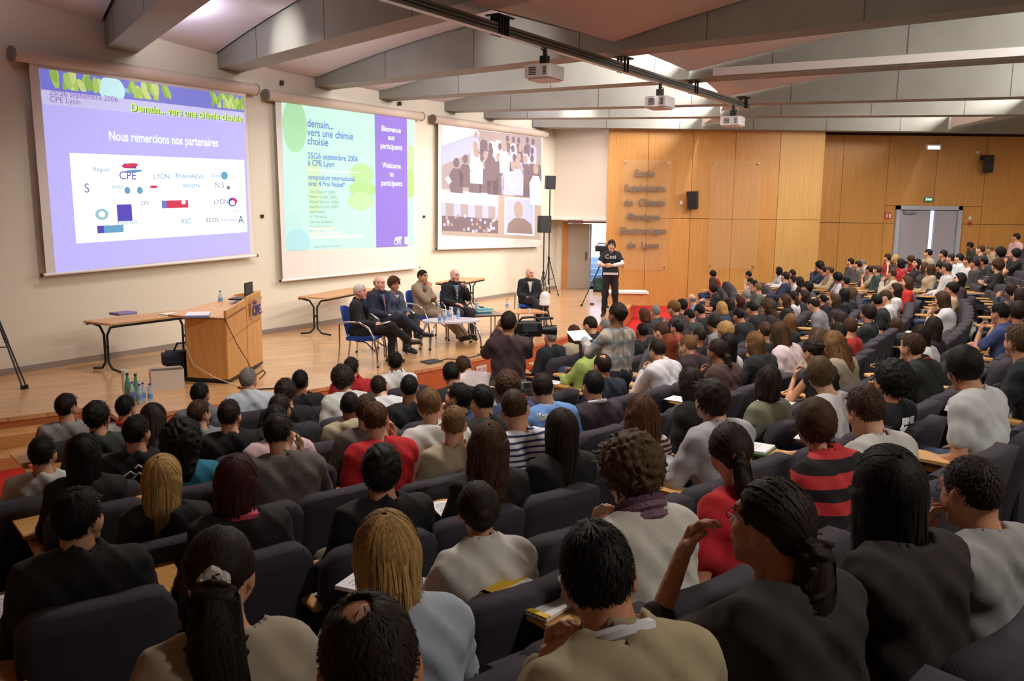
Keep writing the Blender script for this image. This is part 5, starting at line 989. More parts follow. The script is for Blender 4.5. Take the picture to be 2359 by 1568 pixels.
# ================================================================ audience
# x y(head top, px) hair hairColour sex cloth sleeve collar arms skin extra | clothing
DEBUG = False
AUD = '''
150 906 short d m 9c9a96 s - ss 0 . | light grey t-shirt
222 925 messy k m 3c443c s - ss 1 . | dark green t-shirt
287 910 short k m b8b6b4 s - ss 0 y35 | pale grey t-shirt and red scarf
352 929 long d f 2c2a2a l - ll 0 . | black top
311 956 short k m 181818 s - ss 1 logo | black t-shirt with white emblem
459 880 short k m 6c6c70 l hood ss 1 . | grey top with red hood
456 921 short b m 7a7f88 s - ss 0 y45g | grey-blue t-shirt and glasses
527 920 short d m 141414 l - ss 2 . | black top with a bag strap
570 847 short g m c3cad6 l collar ss 0 . | white and blue checked shirt
418 966 curlylong k f 1f6f86 s - ss 0 . | teal blouse
94 1005 short k m c8c4c0 s - ss 0 y25 | white t-shirt by the red aisle
189 1001 longer k f 161414 l - ll 0 y20 | black long-sleeved top
372 1049 long y f 141212 l - ll 2 . | black sweater
543 1049 bob m f 1a1416 l - ll 0 . | black top with pink collar
172 1126 short k m 141312 l collar ss 0 y25 | black jacket
500 1217 ponyw d f b4a58e l - ss 0 tie | beige blouse and white hair band
657 873 messy d m 141416 s - ss 0 . | plain black t-shirt
691 852 short k m 161618 s - ss 3 . | black crew-neck shirt
809 822 short d m b02028 l high ss 0 . | red and white jacket
787 843 curly d m cfcecb l - ss 0 . | white shirt with dark shoulder strap
911 810 short k m dcdad8 l high ss 1 . | white zip jacket and lanyard
867 865 short d m d6d6da l - ww 0 l30 | white tracksuit top leaning sideways
943 863 buzz k m 131316 s - ss 1 . | black t-shirt with small neck badge
986 894 short l m d2d0cc l - ss 2 . | white sweatshirt
1060 820 short b m d8c8c8 l - ww 0 l45 | pale pink shirt leaning forward
1036 833 short k m 161616 s - ss 1 . | plain black t-shirt
1066 883 short k m 3a4a70 l - kw 0 y-60 | navy top looking left
1106 885 short k m 141414 l - ss 0 y-30 | black polo shirt
806 903 buzz k m b0a284 l hood ss 3 . | beige hooded jacket
844 908 short b m 5c5048 l - ss 0 . | taupe sweater
862 925 short a m b8141c s - se 0 . | bright red t-shirt with hand at ear
638 950 short d m 5a504c l - se 0 . | brown ribbed sweater holding a green pen
633 931 short k m cfaeb4 s - ss 1 . | pale pink t-shirt
643 908 short d m 151517 s - ss 0 . | black short-sleeved top
880 1027 messy k m 121212 l - ss 0 . | black shirt writing on a white sheet
1047 935 buzz l m a6967c s - ss 2 . | khaki t-shirt
1167 855 curly b f 3a4468 l - bb 0 l15 | navy and red top taking a photo
1245 858 short d m 6a92cc s - ss 2 kappa | light blue shirt with white Kappa lettering
1388 814 balding d m 1c2434 l - ss 1 . | dark navy sweater
1367 853 short k m 3a2c36 l - ss 0 col | dark purple sweater with white collar
1180 896 buzz b m stripe s - ss 0 . | white and navy striped shirt
1296 943 long d f 121214 l - ll 0 . | black top by a sheet of paper
1480 910 wavy a f bstripe s - ss 0 . | brown and white striped top
1127 972 wavy b f 131111 l - ss 0 . | black cardigan
1441 1004 curly t f cbc6bc l scarf cd 2 y-30 | cream sweater and purple scarf
1102 1116 bun d f d0ccc4 l collar ww 1 l10y-15 | white jacket bending over a notebook
885 1178 bob y f aeb6c4 l collar dd 2 l10 | pale blue shirt
835 1362 balding d m 9aa6ae l collar ll 1 . | light shirt, the nearest head
1357 1198 short k m a89878 l collar cl 1 y-10 | tan jacket over white shirt, hand at cheek
1795 1107 ponyw d f 2a221e m - bw 1 y-55g | dark brown top, hand raised to the glasses
2055 1037 longer k f 241a1a l - ww 0 y-20l10 | dark brown fluffy sweater
2235 1050 buzz d m 8c8a88 l - kl 1 y-50g | grey ribbed sweater and glasses
1588 846 long d f 141214 l - ll 1 . | black top beside a denim knee
1643 876 messy d m b0aeb4 l - ww 2 l15 | pale grey shirt bending forward
1774 842 bob d f 7c7a66 s - ss 2 y-10 | olive t-shirt
1883 824 bowl t f d4d0d0 n - ss 2 y-15 | white sleeveless top
1676 976 pony d f c4202c s - ss 1 y-15 | coral red t-shirt
1870 921 bowl b f rstripe l collar ss 2 y-25 | red and black striped polo
1985 889 short b m c6c2bc s - ss 2 y-45 | white t-shirt with small printed badge
2060 831 curly k m 131516 s - ck 1 print | black t-shirt with white lettering
2211 800 bowl k m cacaca s - ss 1 y-40 | white t-shirt with denim sleeve
2106 767 short b m 1c201e l redc ww 0 y-45 | black top with red collar
2304 696 short k m 3a4a78 s - cd 1 y-45 | blue t-shirt, chin on the hand
2347 694 bowl d f 5a5070 s - cd 1 y-40 | violet t-shirt at the right edge
2352 747 short t m 1c2024 l - ww 0 y-35 | dark sweater, writing with an orange pen
1482 708 bob a f 30262c l - ss 2 . | dark brown jacket
1509 702 short g m 3a3a40 l collar ss 0 y-30 | dark grey suit
1548 691 updo l f 3a2c30 l collar cs 0 y-40 | plum coat
1569 689 bowl k f 1a1820 l - ss 0 . | black top beside the plum coat
1591 676 bald g m 6c7c98 l collar ss 2 y-40g | grey-blue shirt and glasses
1640 623 bowl k f a02820 s - cs 0 y-40 | red top, hand at cheek
1642 638 long b f 1c1a20 s - ww 2 y-40 | black top writing notes by the wood wall
1643 652 bowl d m 15151a s collar ww 1 y-40 | black polo shirt bending over papers
1723 624 short k m cbc6c0 s - cs 0 y-40 | white shirt, hand at the chin
1727 639 short k m d2cec8 s collar dd 0 y-40 | white polo shirt
1739 644 short k m 40404a s - dd 0 y-40 | dark grey t-shirt
1746 651 buzz l m 5c6058 s - dd 2 y-40 | olive grey t-shirt with white bag
1717 668 short g m 2a2a30 l collar ss 0 y-40 | charcoal jacket
1661 693 bob y f 2c3450 l - ss 2 y-40 | navy blue top
1678 685 long d f 201c24 l - ss 0 . | black cardigan behind the navy top
1704 681 long m f 2a2024 l - ss 0 . | dark plum top
1608 700 short k m 16161a s - ss 1 y-40 | black t-shirt
1584 711 short k m 2c3a34 l - ss 1 y-45 | dark green sweater
1640 726 messy d m 84848a s - ss 1 y-40 | grey t-shirt
1671 741 curly y f c2b6aa l - ss 2 . | cream cardigan
1698 709 short k m 141418 l - ss 1 y-45 | black sweatshirt
1728 693 short k m 121318 l collar ss 1 y-40 | black suit jacket
1481 743 short k m 181a1e l - ss 3 y-20 | black jacket by the plaid shirt
1519 742 short b m 5a5a60 l - cs 2 y-50 | grey sweater, hand at the mouth
1562 737 short k m b02024 s collar ss 1 y-45 | red collared shirt
1541 768 wavy r f 141216 l - ss 2 . | black top under long red curls
1582 771 short l m 2a1c20 l redc ss 2 y-50 | black jacket with red collar
1612 753 buzz d m 131316 s - ss 3 y-55 | black round-neck t-shirt
1510 781 short d m d0ccd2 l collar cs 0 y-30 | white dress shirt
1655 781 pony d f 4a3230 s - cw 3 y-55 | brown t-shirt, chin on folded hands
1679 768 long k f cfd0d4 l - ss 0 . | white blouse
1740 764 bob l f 16181c l - ww 2 y-45 | black sweater, reading a white sheet
1764 740 bun b f 1c1c22 s - ss 2 y-20 | black vest with hair band
1791 740 long b f d8c4c8 s - ss 0 y-20 | pale pink top
1822 721 long l f 15151a s - ss 2 y-30 | black top with white neckline
1763 689 curlylong b f 2a2228 l - ss 0 . | dark cardigan
1807 676 long b f 1a181c l - ss 0 . | black sweater under long brown hair
1829 669 pony d f d4d2d6 n - ss 1 y-30 | white tank top
1853 667 bob d f 2a2830 s - ss 0 . | dark t-shirt
1870 683 balding d m 7c7c80 s - ss 2 y-45 | grey crew-neck t-shirt
1897 677 short k m 141418 s - ss 1 y-30 | black t-shirt behind the grey one
1924 676 long b f 2c2428 l - ss 0 . | dark brown top
1945 663 long k f 181a24 l - ss 0 y-40 | black jacket
1964 660 long t f 28262c l - ss 0 . | dark grey jacket
1796 614 bob k f d0cfd6 l - ww 0 y-40 | white shirt writing
1811 625 short d m 2a3048 l - dd 2 y-40 | navy sweater
1826 620 short d m 50505c l - ss 1 y-40 | slate sweater
1829 634 short d m d6d4d8 l - ww 2 y-40 | white long-sleeved shirt writing
1842 636 bob d f 17171c l - ss 2 y-40 | black blouse
1860 649 curly k m 24262c l - ss 1 . | dark jacket
1888 601 curly k m 22283c l - cs 1 y-40 | dark navy jacket, chin on hand
1897 612 short k m 28304e s - dd 1 y-40 | navy t-shirt
1914 613 short b m a08c74 l - dd 1 y-40 | tan jacket
1928 627 curly k f c8c0c8 s - dd 3 y-40 | white t-shirt with pink trim
1949 636 short k m 6a3c48 l - ss 1 y-40 | maroon sweater
1961 594 short k m 4c4a50 l - ss 0 y-40 | grey sweater
1978 600 short d m 56504c l - ss 0 y-40 | brown sweater
1986 596 short g m c8c8cc l collar ss 2 y-40 | white shirt and black waistcoat
2003 611 short d m 98886c s - cs 1 y-40 | khaki t-shirt, hand at face
2023 611 short b m 2a4440 l hood ss 2 y-40 | dark green jacket with white stripe
2057 618 short b m b8ac98 l - cs 0 y-40 | beige sweatshirt
2046 584 pony d f 8c2c30 s - ss 0 y-40 | dark red t-shirt
2064 585 bob y f 302c30 s - cs 2 y-40 | black t-shirt, hand at the chin
2075 595 bob k f b02c30 s - ss 0 y-40 | red t-shirt
2096 589 bowl b f 9c1c24 l high ss 2 y-40 | red and white sports jacket
2114 595 long k f 221c1e l - ss 0 . | dark brown jacket
2140 573 short k m a89c86 l collar ss 0 y-45 | beige shirt in front of the door
2175 575 short k m 3a3036 s - ss 1 y-40 | dark brown t-shirt in front of the door
2193 584 short d m 7a6c68 s - ss 0 y-40 | taupe t-shirt
2212 583 short k m ccd4dc l collar ss 2 y-40 | white and blue shirt
2233 589 short k m d4ccc8 s - ss 1 y-40 | off-white t-shirt
2233 557 short k m 3c3a30 l collar ss 3 y-40 | dark olive jacket
2261 564 short b m 38383c l - ss 2 y-40 | dark grey sweater
2279 564 short l m a89c88 l - ss 2 y-40 | sand-coloured sweater
2307 569 curly k f 302c30 l - ww 1 y-30 | black cardigan bending forward
2341 572 bowl k f 141416 s - cs 1 y-40 | black t-shirt, chin on hand
2343 537 short k m d0a8a8 l collar ss 1 y-40 | pale pink shirt
2131 603 long b f 403034 l - ss 2 y-40 | brown cardigan
2145 607 bob b f b09c80 l collar ss 2 y-40 | beige jacket
2162 604 short k m 121214 s - xx 0 y-40 | black t-shirt with folded arms
2184 605 short d m d0ccc8 l collar ss 0 y-40g | white and black jacket and glasses
2249 595 short d m 3c3838 l - ss 1 y-40 | dark charcoal sweater
2268 592 short k m 282c30 l - ww 1 y-40g | dark grey sweatshirt and glasses
2300 596 curly b f 141416 m - xx 2 y-40 | black v-neck top with arms on the desk
2092 635 bob b f c02820 l - ss 2 . | bright red jacket
2066 651 bob d f c8c6c8 l - ss 0 . | white cardigan
2038 667 short b m ccc8cc s - ss 2 . | white t-shirt with dark strap
2017 676 short k m 14181a s - ss 1 y-30 | black t-shirt next to the white one
2001 701 bowl d m 2a3030 l - cs 1 y-45 | dark green-grey jacket
2214 627 long k f 38242c l - ss 0 . | dark maroon top
2193 650 bowl k m b09878 l - ss 1 . | tan jacket under dark hair
2169 669 long b f d0d0d4 s - ck 2 y-50 | white t-shirt, cheek resting on her hand
2065 731 bob b f 383440 l - ww 2 y-20l15 | dark sweater, head bowed
2154 730 long d f 241e20 l - ss 0 y-20 | dark brown sweater
2123 749 bob d f d4d2d2 l - ww 1 l15 | white blouse, head bowed
2328 654 bowl d f 2a3448 l - bs 1 y-40 | dark blue sweater, arm raised
2352 662 bob d f 6a6478 s - cs 1 y-40 | grey-violet top, hand at mouth
1933 717 bob d f 3a3030 l - ss 0 . | dark brown cardigan
1933 742 short d m 1c1c1e l - ss 1 . | black sweater
1961 730 short b m c0302c s - ss 2 y-30 | black top with red and white sleeves
1886 755 wavy t f b4a898 l - ss 2 . | beige top under thick wavy hair
1914 762 wavy l f 9a8c78 l - ss 2 . | sand-coloured cardigan
1867 780 bun d f 1c1a1e n - cd 0 y-50 | black sleeveless top, chin on fist
1270 756 short g m 1c2026 l collar ss 0 y-35 | dark suit, front row by the cameraman
1323 747 long b f b8aa90 l - ss 2 . | beige top, front row
1356 728 short d m 1a1a1e l collar ss 0 y-40 | black suit jacket, front row
1396 734 short g m 3a3a40 l collar ss 0 . | dark jacket, hidden behind the plaid shirt
1359 778 bun b f a4b862 l collar dd 2 y-30 | lime green jacket
'''.strip().splitlines()
ORD = ['first', 'second', 'third', 'fourth', 'fifth', 'sixth', 'seventh', 'eighth', 'ninth', 'tenth', 'eleventh', 'twelfth', '13th', '14th', '15th', '16th', '17th', '18th', '19th', '20th', '21st', '22nd', '23rd', '24th', '25th', '26th', '27th', '28th', '29th', '30th']+['%dth' % k for k in range(31, 80)]
ARMK = dict(d='desk', l='lap', s='side', c='chin', e='ear', b='brow', w='write', x='cross', k='cheek')
TARGET = np.array([-1.0, 17.5])
AISLE = 131.2
def parse(line):
    a, desc = line.split('|'); q = a.split(); return dict(x=float(q[0]), y=float(q[1]), hair=q[2], hc=q[3], sex=q[4], col=q[5], sl={'s': 'short', 'l': 'long', 'n': 'none', 'm': 'mid'}[q[6]], collar=None if q[7] == '-' else q[7], arms=q[8], skin=int(q[9]), ex=q[10], desc=desc.strip())
PP = [parse(l) for l in AUD]
import re
def place(p, row):
    d = ray(p['x'], p['y']); p['row'] = row; Rr = rowR(row)+.08; dr = np.clip(p['hitR']-rowR(row), -.26, .26)*.8     # part of the misfit taken by leaning forward or back
    a_ = d[:2] @ d[:2]; o_ = CAMP[:2]-SCN; b_ = o_ @ d[:2]; c_ = o_ @ o_-(Rr+dr)**2
    disc = b_*b_-a_*c_; ts = [(-b_-math.sqrt(max(0, disc)))/a_, (-b_+math.sqrt(max(0, disc)))/a_]; ts = [t for t in ts if t > .5]; t = min(ts, key=lambda t: abs(t-p['hitT']))
    q = CAMP+d*t; p['top'] = q; p['t'] = t; p['az'] = azs(q); p['H'] = q[2]-rowz(row); p['R'] = Rr+dr
for p in PP:
    d = ray(p['x'], p['y'])
    for t in np.arange(.6, 40, .01):
        q = CAMP+d*t; R = float(np.hypot(*(q[:2]-SCN)))-.08
        if q[2] < zfl(R)+1.25: break
    p['hitT'], p['hitR'] = t, R; p['rowf'] = (R-R0)/RP; place(p, min(max(int(round(p['rowf'])), 0), ROWS-2))
def gap(a, b): return float(np.hypot(*(a['top'][:2]-b['top'][:2])))
for _ in range(3):                                       # two people cannot share a seat: the one nearer the next row moves there
    for i_, a in enumerate(PP):
        for b in PP[i_+1:]:
            g0 = gap(a, b)
            if g0 < .40:
                for c in sorted((a, b), key=lambda c: -abs(c['rowf']-c['row'])):
                    old = c['row']; nr = old+(1 if c['rowf'] > old else -1)
                    if nr < 0 or nr > ROWS-2: nr = old+1 if nr < 0 else old-1
                    place(c, nr)
                    if min(gap(c, e) for e in PP if e is not c) > max(.33, g0) and 1.0 < c['H'] < 1.5: break
                    place(c, old)
for (x_, y_), (r_, t_) in {(2055, 1037): (8, 2.22), (2235, 1050): (8, 2.55), (1357, 1198): (8, 1.80), (835, 1362): (8, 1.36)}.items():
    p = [c for c in PP if c['x'] == x_ and c['y'] == y_][0]; q = CAMP+ray(x_, y_)*t_; p.update(row=r_, top=q, t=t_, az=azs(q), H=q[2]-rowz(r_), R=float(np.hypot(*(q[:2]-SCN))))
for p in PP:
    q = p['top']; d = ray(p['x'], p['y'])
    lean = 0.06
    m = re.search(r'l(\d+)', p['ex']); lean = math.radians(int(m.group(1))) if m else float(np.clip((rowR(p['row'])-p['R']+.055)/.6, .12 if 'w' in p['arms'] else -.06, .36)); p['lean'] = round(lean/.06)*.06
    th = math.atan2(SCN[0]-q[0], SCN[1]-q[1]); tt = math.atan2(TARGET[0]-q[0], TARGET[1]-q[1]); dy = (tt-th+math.pi) % (2*math.pi)-math.pi
    p['rz'] = -(th+.30*dy); hy = np.clip(.6*dy, -.9, .9)
    m = re.search(r'y(-?\d+)', p['ex'])
    if m:                                               # head turn given as seen from the camera: + right, - left
        va = math.atan2(d[0], d[1]); hy = va+math.radians(int(m.group(1))*1.0)-(th+.30*dy); hy = (hy+math.pi) % (2*math.pi)-math.pi; hy = np.clip(hy, -1.0, 1.0)
    p['hy'] = round(float(hy)/.25)*.25; p['hp'] = -.35 if 'w' in p['arms'] else 0.0
    aL, aR = ARMK[p['arms'][0]], ARMK[p['arms'][1]]; J = p['J'] = skel('sit', p['lean'], aL, aR, p['sex'], p['hy'], p['hp']); p['jk'] = (p['sex'], aL, aR, p['hy'], p['hp'], round(p['lean'], 2))
    p['s'] = float(np.clip(p['H']/1.25, .95, 1.05)); p['loc'] = q-Rz(p['rz']) @ ((J['headc']+J['hrot'] @ np.array([0, -.01, .118+STY[p['hair']][0]])*HS[p['sex']])*p['s'])
    p['saz'] = azs(p['loc']); p['dR'] = float(np.clip(np.hypot(*(p['loc'][:2]-SCN))-rowR(p['row']), -.3, .3))
for i_, a in enumerate(PP):
    for b in PP[i_+1:]:
        if DEBUG and np.hypot(*(a['top'][:2]-b['top'][:2])) < .40 and abs(a['top'][2]-b['top'][2]) < .8: print('CLOSE', a['x'], a['y'], a['row'], '|', b['x'], b['y'], b['row'], '%.2f' % np.hypot(*(a['top'][:2]-b['top'][:2])))
if DEBUG:
    for a in PP: print('ROW', a['row'], a['x'], a['y'], 'H %.2f t %.2f az %.1f' % (a['H'], a['t'], a['az']))
# order inside the rows, labels
for side in (0, 1):
    for r in range(ROWS):
        L = sorted([p for p in PP if p['row'] == r and (p['az'] < AISLE) == bool(side)], key=lambda p: -p['az'])
        for k, p in enumerate(L): p['k'] = k; p['side'] = side; p['n'] = len(L)
def blk(p): return 'right of' if p['side'] else 'left of'
# ---------------------------------------------------------------- seats
M_SEAT = mat('seat_fabric', (57, 51, 60), .95, bump=.3, bscale=220, var=.05, vscale=6); M_SEATD = mat('seat_shell', (34, 32, 38), .8); M_TAB = wood_mat('tablet_beech', (206, 150, 84), (226, 174, 108), .35, (3, 12, 3))
def seat_meshes():
    g = MB(); out = {}
    # backrest: rounded slab, slightly curved and tilted
    n = 9; m = 7; vs = []; fs = []; wd, z0, z1, th = .27, .34, .885, .055
    def prof(u, v, s):
        x = wd*math.copysign(1, u)*abs(u)**.9; z = z0+(z1-z0)*v; rr = .10; dx = max(0, abs(x)-(wd-rr)); dz = max(0, z-(z1-rr))
        if dx and dz: l = math.hypot(dx, dz); k = min(1, rr/l); x = math.copysign(wd-rr+dx*k, x); z = z1-rr+dz*k
        y = -.20-.11*v+.05*(abs(u)**2)*(1 if s > 0 else .6)+s*th*(1-.25*abs(u)**4); return (x, y, z)
    for s in (-1, 1):
        for j in range(m+1):
            for i in range(n+1): vs.append(prof(-1+2*i/n, j/m, s))
    N = (n+1)*(m+1)
    for j in range(m):
        for i in range(n): a = j*(n+1)+i; fs.append((a, a+1, a+n+2, a+n+1)); fs.append((N+a+n+1, N+a+n+2, N+a+1, N+a))
    bd = [i for i in range(n+1)]+[(n+1)*j+n for j in range(1, m+1)]+[(n+1)*m+i for i in range(n-1, -1, -1)]+[(n+1)*j for j in range(m-1, 0, -1)]
    for a, b in zip(bd, bd[1:]+bd[:1]): fs.append((b, a, N+a, N+b))
    out['backrest'] = MB().add(vs, fs).mesh('backrest')
    out['back_shell'] = MB().box((0, -.275, .46), (.44, .02, .26)).mesh('back_shell')
    out['cushion'] = MB().rbox((0, .03, .40), (.5, .46, .11), .05, 4, 'x').mesh('cushion')
    out['cushion_up'] = MB().rbox((0, -.10, .56), (.5, .11, .40), .05, 4, 'x').mesh('cushion_up')
    out['side_panel'] = MB().box((-.285, -.10, .30), (.03, .09, .60)).mesh('side_panel')
    pts = [(-.34, .0), (-.36, .36)]+[(-.36+.105-.105*math.cos(t), .36+.105*math.sin(t)) for t in [math.pi*k/8 for k in range(1, 8)]]+[(-.15, .36), (-.16, .22), (-.25, .0)]
    out['writing_tablet'] = MB().prism(pts[::-1], .665, .683).mesh('writing_tablet')
    out['armrest'] = MB().rbox((-.285, -.02, .62), (.06, .40, .03), .014, 3, 'y').mesh('armrest')
    for me in out.values(): me.materials.append(None)
    for k in ('backrest', 'cushion', 'cushion_up'):
        me = out[k]; me.polygons.foreach_set('use_smooth', [True]*len(me.polygons))
        if k != 'backrest': me.set_sharp_from_angle(angle=math.radians(60))
    return out
SM = seat_meshes()
def seat(row, az, label, group, empty=False, tablet=True, dR=0):
    a = math.radians(az); R = rowR(row)+dR; loc = (SCN[0]+R*math.sin(a), SCN[1]+R*math.cos(a), rowz(row)); th = math.atan2(SCN[0]-loc[0], SCN[1]-loc[1])
    t = thing('auditorium_seat', loc, -th, label, 'seat', group)
    parts = ['backrest', 'back_shell', 'side_panel', 'cushion_up' if empty else 'cushion']+(['writing_tablet', 'armrest'] if tablet else ['armrest'])
    for k in parts:
        o = bpy.data.objects.new('cushion' if k == 'cushion_up' else k, SM[k]); link(o, t); obj_mats(o, [M_TAB if k in ('writing_tablet', 'armrest') else (M_SEATD if k in ('back_shell', 'side_panel') else M_SEAT)])
    return t
SEATS = []
for r in range(ROWS):
    for side in (0, 1):
        L = sorted([p for p in PP if p['row'] == r and p['side'] == side], key=lambda p: -p['az'])
        if not L: continue
        pitch = math.degrees(.56/rowR(r)); az = [p['saz'] for p in L]
        for _ in range(60):                              # push apart neighbours that are too close
            for i in range(len(az)-1):
                g_ = az[i]-az[i+1]
                if g_ < pitch*.93: e = (pitch*.93-g_)/2; az[i] += e; az[i+1] -= e
        lims = (azs(onz(60, 1160, zfl(rowR(r))+.8)) if side == 0 else AISLE-1.3, AISLE+1.0 if side == 0 else az[-1])
        allz = [(a, p) for a, p in zip(az, L)]; extra = []
        for i in range(len(az)-1):
            n = int(round((az[i]-az[i+1])/pitch))-1
            for k in range(max(0, n)): extra.append((az[i]+(az[i+1]-az[i])*(k+1)/(n+1), None))
        if side == 0:
            a = az[-1]-pitch
            while a > AISLE+1.6 and r >= 1: extra.append((a, None)); a -= pitch
        else:
            a = az[0]+pitch
            while a < AISLE-1.6: extra.append((a, None)); a += pitch
        S = sorted(allz+extra, key=lambda q: -q[0]); ne = 0
        for a, p in S:
            if p is None: ne += 1
        j = 0
        for a, p in S:
            if p is not None: p['saz'] = a; seat(r, a, 'dark grey seat of person in '+' '.join(re.split(r'[ ,]+', p['desc'])[:4])+', %s row, %s from left' % (ORD[r], ORD[p['k']]), 'auditorium seats in the %s row' % ORD[r], dR=p['dR'])
            else: j += 1; seat(r, a, 'empty dark grey seat, %s row %s the aisle, %s empty from left' % (ORD[r], 'right of' if side else 'left of', ORD[j-1]), 'auditorium seats in the %s row' % ORD[r], True, False)
for k, (az_e, rows_) in enumerate(((130.35, range(1, 8)), (144.35, range(1, 7)))):
    for r in rows_:
        a = math.radians(az_e); d_ = np.array([math.sin(a), math.cos(a)]); c = SCN+d_*(rowR(r)+.10); t = thing('row_end_panel', (*c, rowz(r)), -a+math.pi/2, 'dark row end panel with wooden cap, %s row, %s' % (ORD[r], ('right side of the middle aisle', 'beside the left aisle')[k]), 'row end panel', 'row end panels with wooden caps')
        MB().box((0, 0, .31), (.62, .035, .62)).build('panel', M_SEATD, t); MB().rbox((0, 0, .635), (.64, (.07, .22)[k], .03), .012, 3, 'x').build('cap', M_TAB, t)
SPECIAL = {'stripe': ('navy_white_stripes', ((214, 214, 222), (40, 50, 96), .62), 34), 'bstripe': ('brown_white_stripes', ((206, 196, 184), (70, 48, 40), .5), 36), 'rstripe': ('red_black_stripes', ((196, 52, 54), (24, 20, 22), .5), 9)}
def hexc(h): return tuple(int(h[i:i+2], 16) for i in (0, 2, 4))
M_TRED = mat('cloth_red_trim', (176, 30, 30), .85); JEANS = [cloth((58, 76, 104)), cloth((40, 44, 58)), cloth((28, 28, 32)), cloth((74, 92, 116)), cloth((120, 108, 90))]
for i, p in enumerate(PP):
    lod = 0 if p['t'] < 4.6 else (1 if p['t'] < 9.5 else 2)
    J, jk, s, loc = p['J'], p['jk'], p['s'], p['loc']
    topm = stripe_mat(*SPECIAL[p['col']]) if p['col'] in SPECIAL else cloth(hexc(p['col']))
    lab = 'person in %s, %s row %s the aisle, %s from left' % (p['desc'], ORD[p['row']], blk(p), ORD[p['k']])
    if len(lab.split()) > 16: lab = 'person in %s, %s row, %s from left' % (p['desc'], ORD[p['row']], ORD[p['k']])
    col = p['collar']; ck = {'scarf': None, 'redc': 'collar'}.get(col, col)
    t, bo, tp = person(loc, p['rz'], s, J, jk, p['hair'], p['hc'], topm, lod, p['sl'], ck, 0.006 if p['sl'] == 'long' else 0.003, False, p['skin'], JEANS[i % 5], i, lab, 'audience in the %s row' % ORD[p['row']], hscale=1.0)
    p['obj'] = t; p['J'] = J
    nk = J['neck']; U = J['up']
    def ringn(name, r, z, tr, m, tilt=.25, n=18):
        pts = [nk+U @ np.array([r*math.cos(a), r*math.sin(a)*1.0, z+tilt*r*-math.sin(a)*1.0]) for a in [2*math.pi*k/n for k in range(n+1)]]; return MB().tube(pts, tr, 7).build(name, m, t, True)
    ex = p['ex']
    if col == 'scarf':
        for k, (dr, z) in enumerate(((.0, .0), (.008, .022), (.004, .042), (.012, -.015))): ringn('scarf', .07+dr, z, .018, mat('scarf_purple%d' % (k % 2), ((96, 60, 84), (128, 96, 112))[k % 2], .9, bump=.8, bscale=90), .3)
    if col == 'redc': ringn('collar', .074, .012, .013, M_TRED)
    if 'col' == ex or 'over white shirt' in p['desc']: ringn('collar', .073, .022, .016, mat('white_collar', (220, 220, 222), .8))
    if 'pink collar' in p['desc']: ringn('collar', .075, .0, .02, mat('pink_collar', (196, 70, 90), .8))
    if 'red scarf' in p['desc'] or 'red hood' in p['desc']: ringn('scarf', .08, .01, .022, mat('scarf_red', (196, 50, 40), .9))
    if 'lanyard' in p['desc']: ringn('lanyard', .078, .0, .005, M_BLACK)
    if ex.endswith('g') and 'logo' not in ex: glasses(t, J)
    if ex == 'tie':
        Mh = head_frame(J); rb = MB().tube([(.028*math.cos(a), -.128+.004*math.sin(3*a), -.004+.028*math.sin(a)+.006*math.sin(5*a)) for a in [2*math.pi*k/24 for k in range(25)]], .015, 7).build('hair_band', mat('white_band', (226, 220, 214), .8), t, True); rb.matrix_local = Mh
    if 'pony' in p['hair'] and ex != 'tie':
        rb = MB().tube([(.022*math.cos(a), -.124, -.006+.022*math.sin(a)) for a in [2*math.pi*k/16 for k in range(17)]], .007, 6).build('hair_band', mat('dark_band', (90, 70, 60), .8), t, True); rb.matrix_local = head_frame(J)
    if ex in ('kappa', 'print', 'logo'):
        body, size, m_ = {'kappa': ('Kappa', .066, mat('print_white', (232, 232, 232), .7)), 'print': ('JUNE\nSPORT', .055, MATS.get('print_white') or mat('print_white', (232, 232, 232), .7)), 'logo': ('*', .16, mat('print_white', (232, 232, 232), .7))}[ex]
        if ex == 'logo':
            mb = MB()
            for s2 in (-1, 1): mb.tube([(s2*.01, 0, .0), (s2*.05, 0, .03), (s2*.09, 0, 0)], .006, 5); mb.tube([(0, 0, .02), (s2*.05, 0, -.03), (s2*.1, 0, -.035)], .006, 5)
            mb.tube([(-.02, 0, .05), (0, 0, .07), (.02, 0, .05)], .006, 5); o = mb.build('printed_emblem', m_, t)
            o.location = V(J['chest']+U @ np.array([0, -.145, .02]))
        else: o = text(body, size, Matrix.Translation(V(J['chest']+U @ (np.array([-.125, -.150, .035]) if ex == 'kappa' else np.array([-.03, -.132, .03])))) @ Matrix.Rotation(math.pi/2, 4, 'X'), m_, t, 'printed_lettering', .004, 'CENTER', .003)
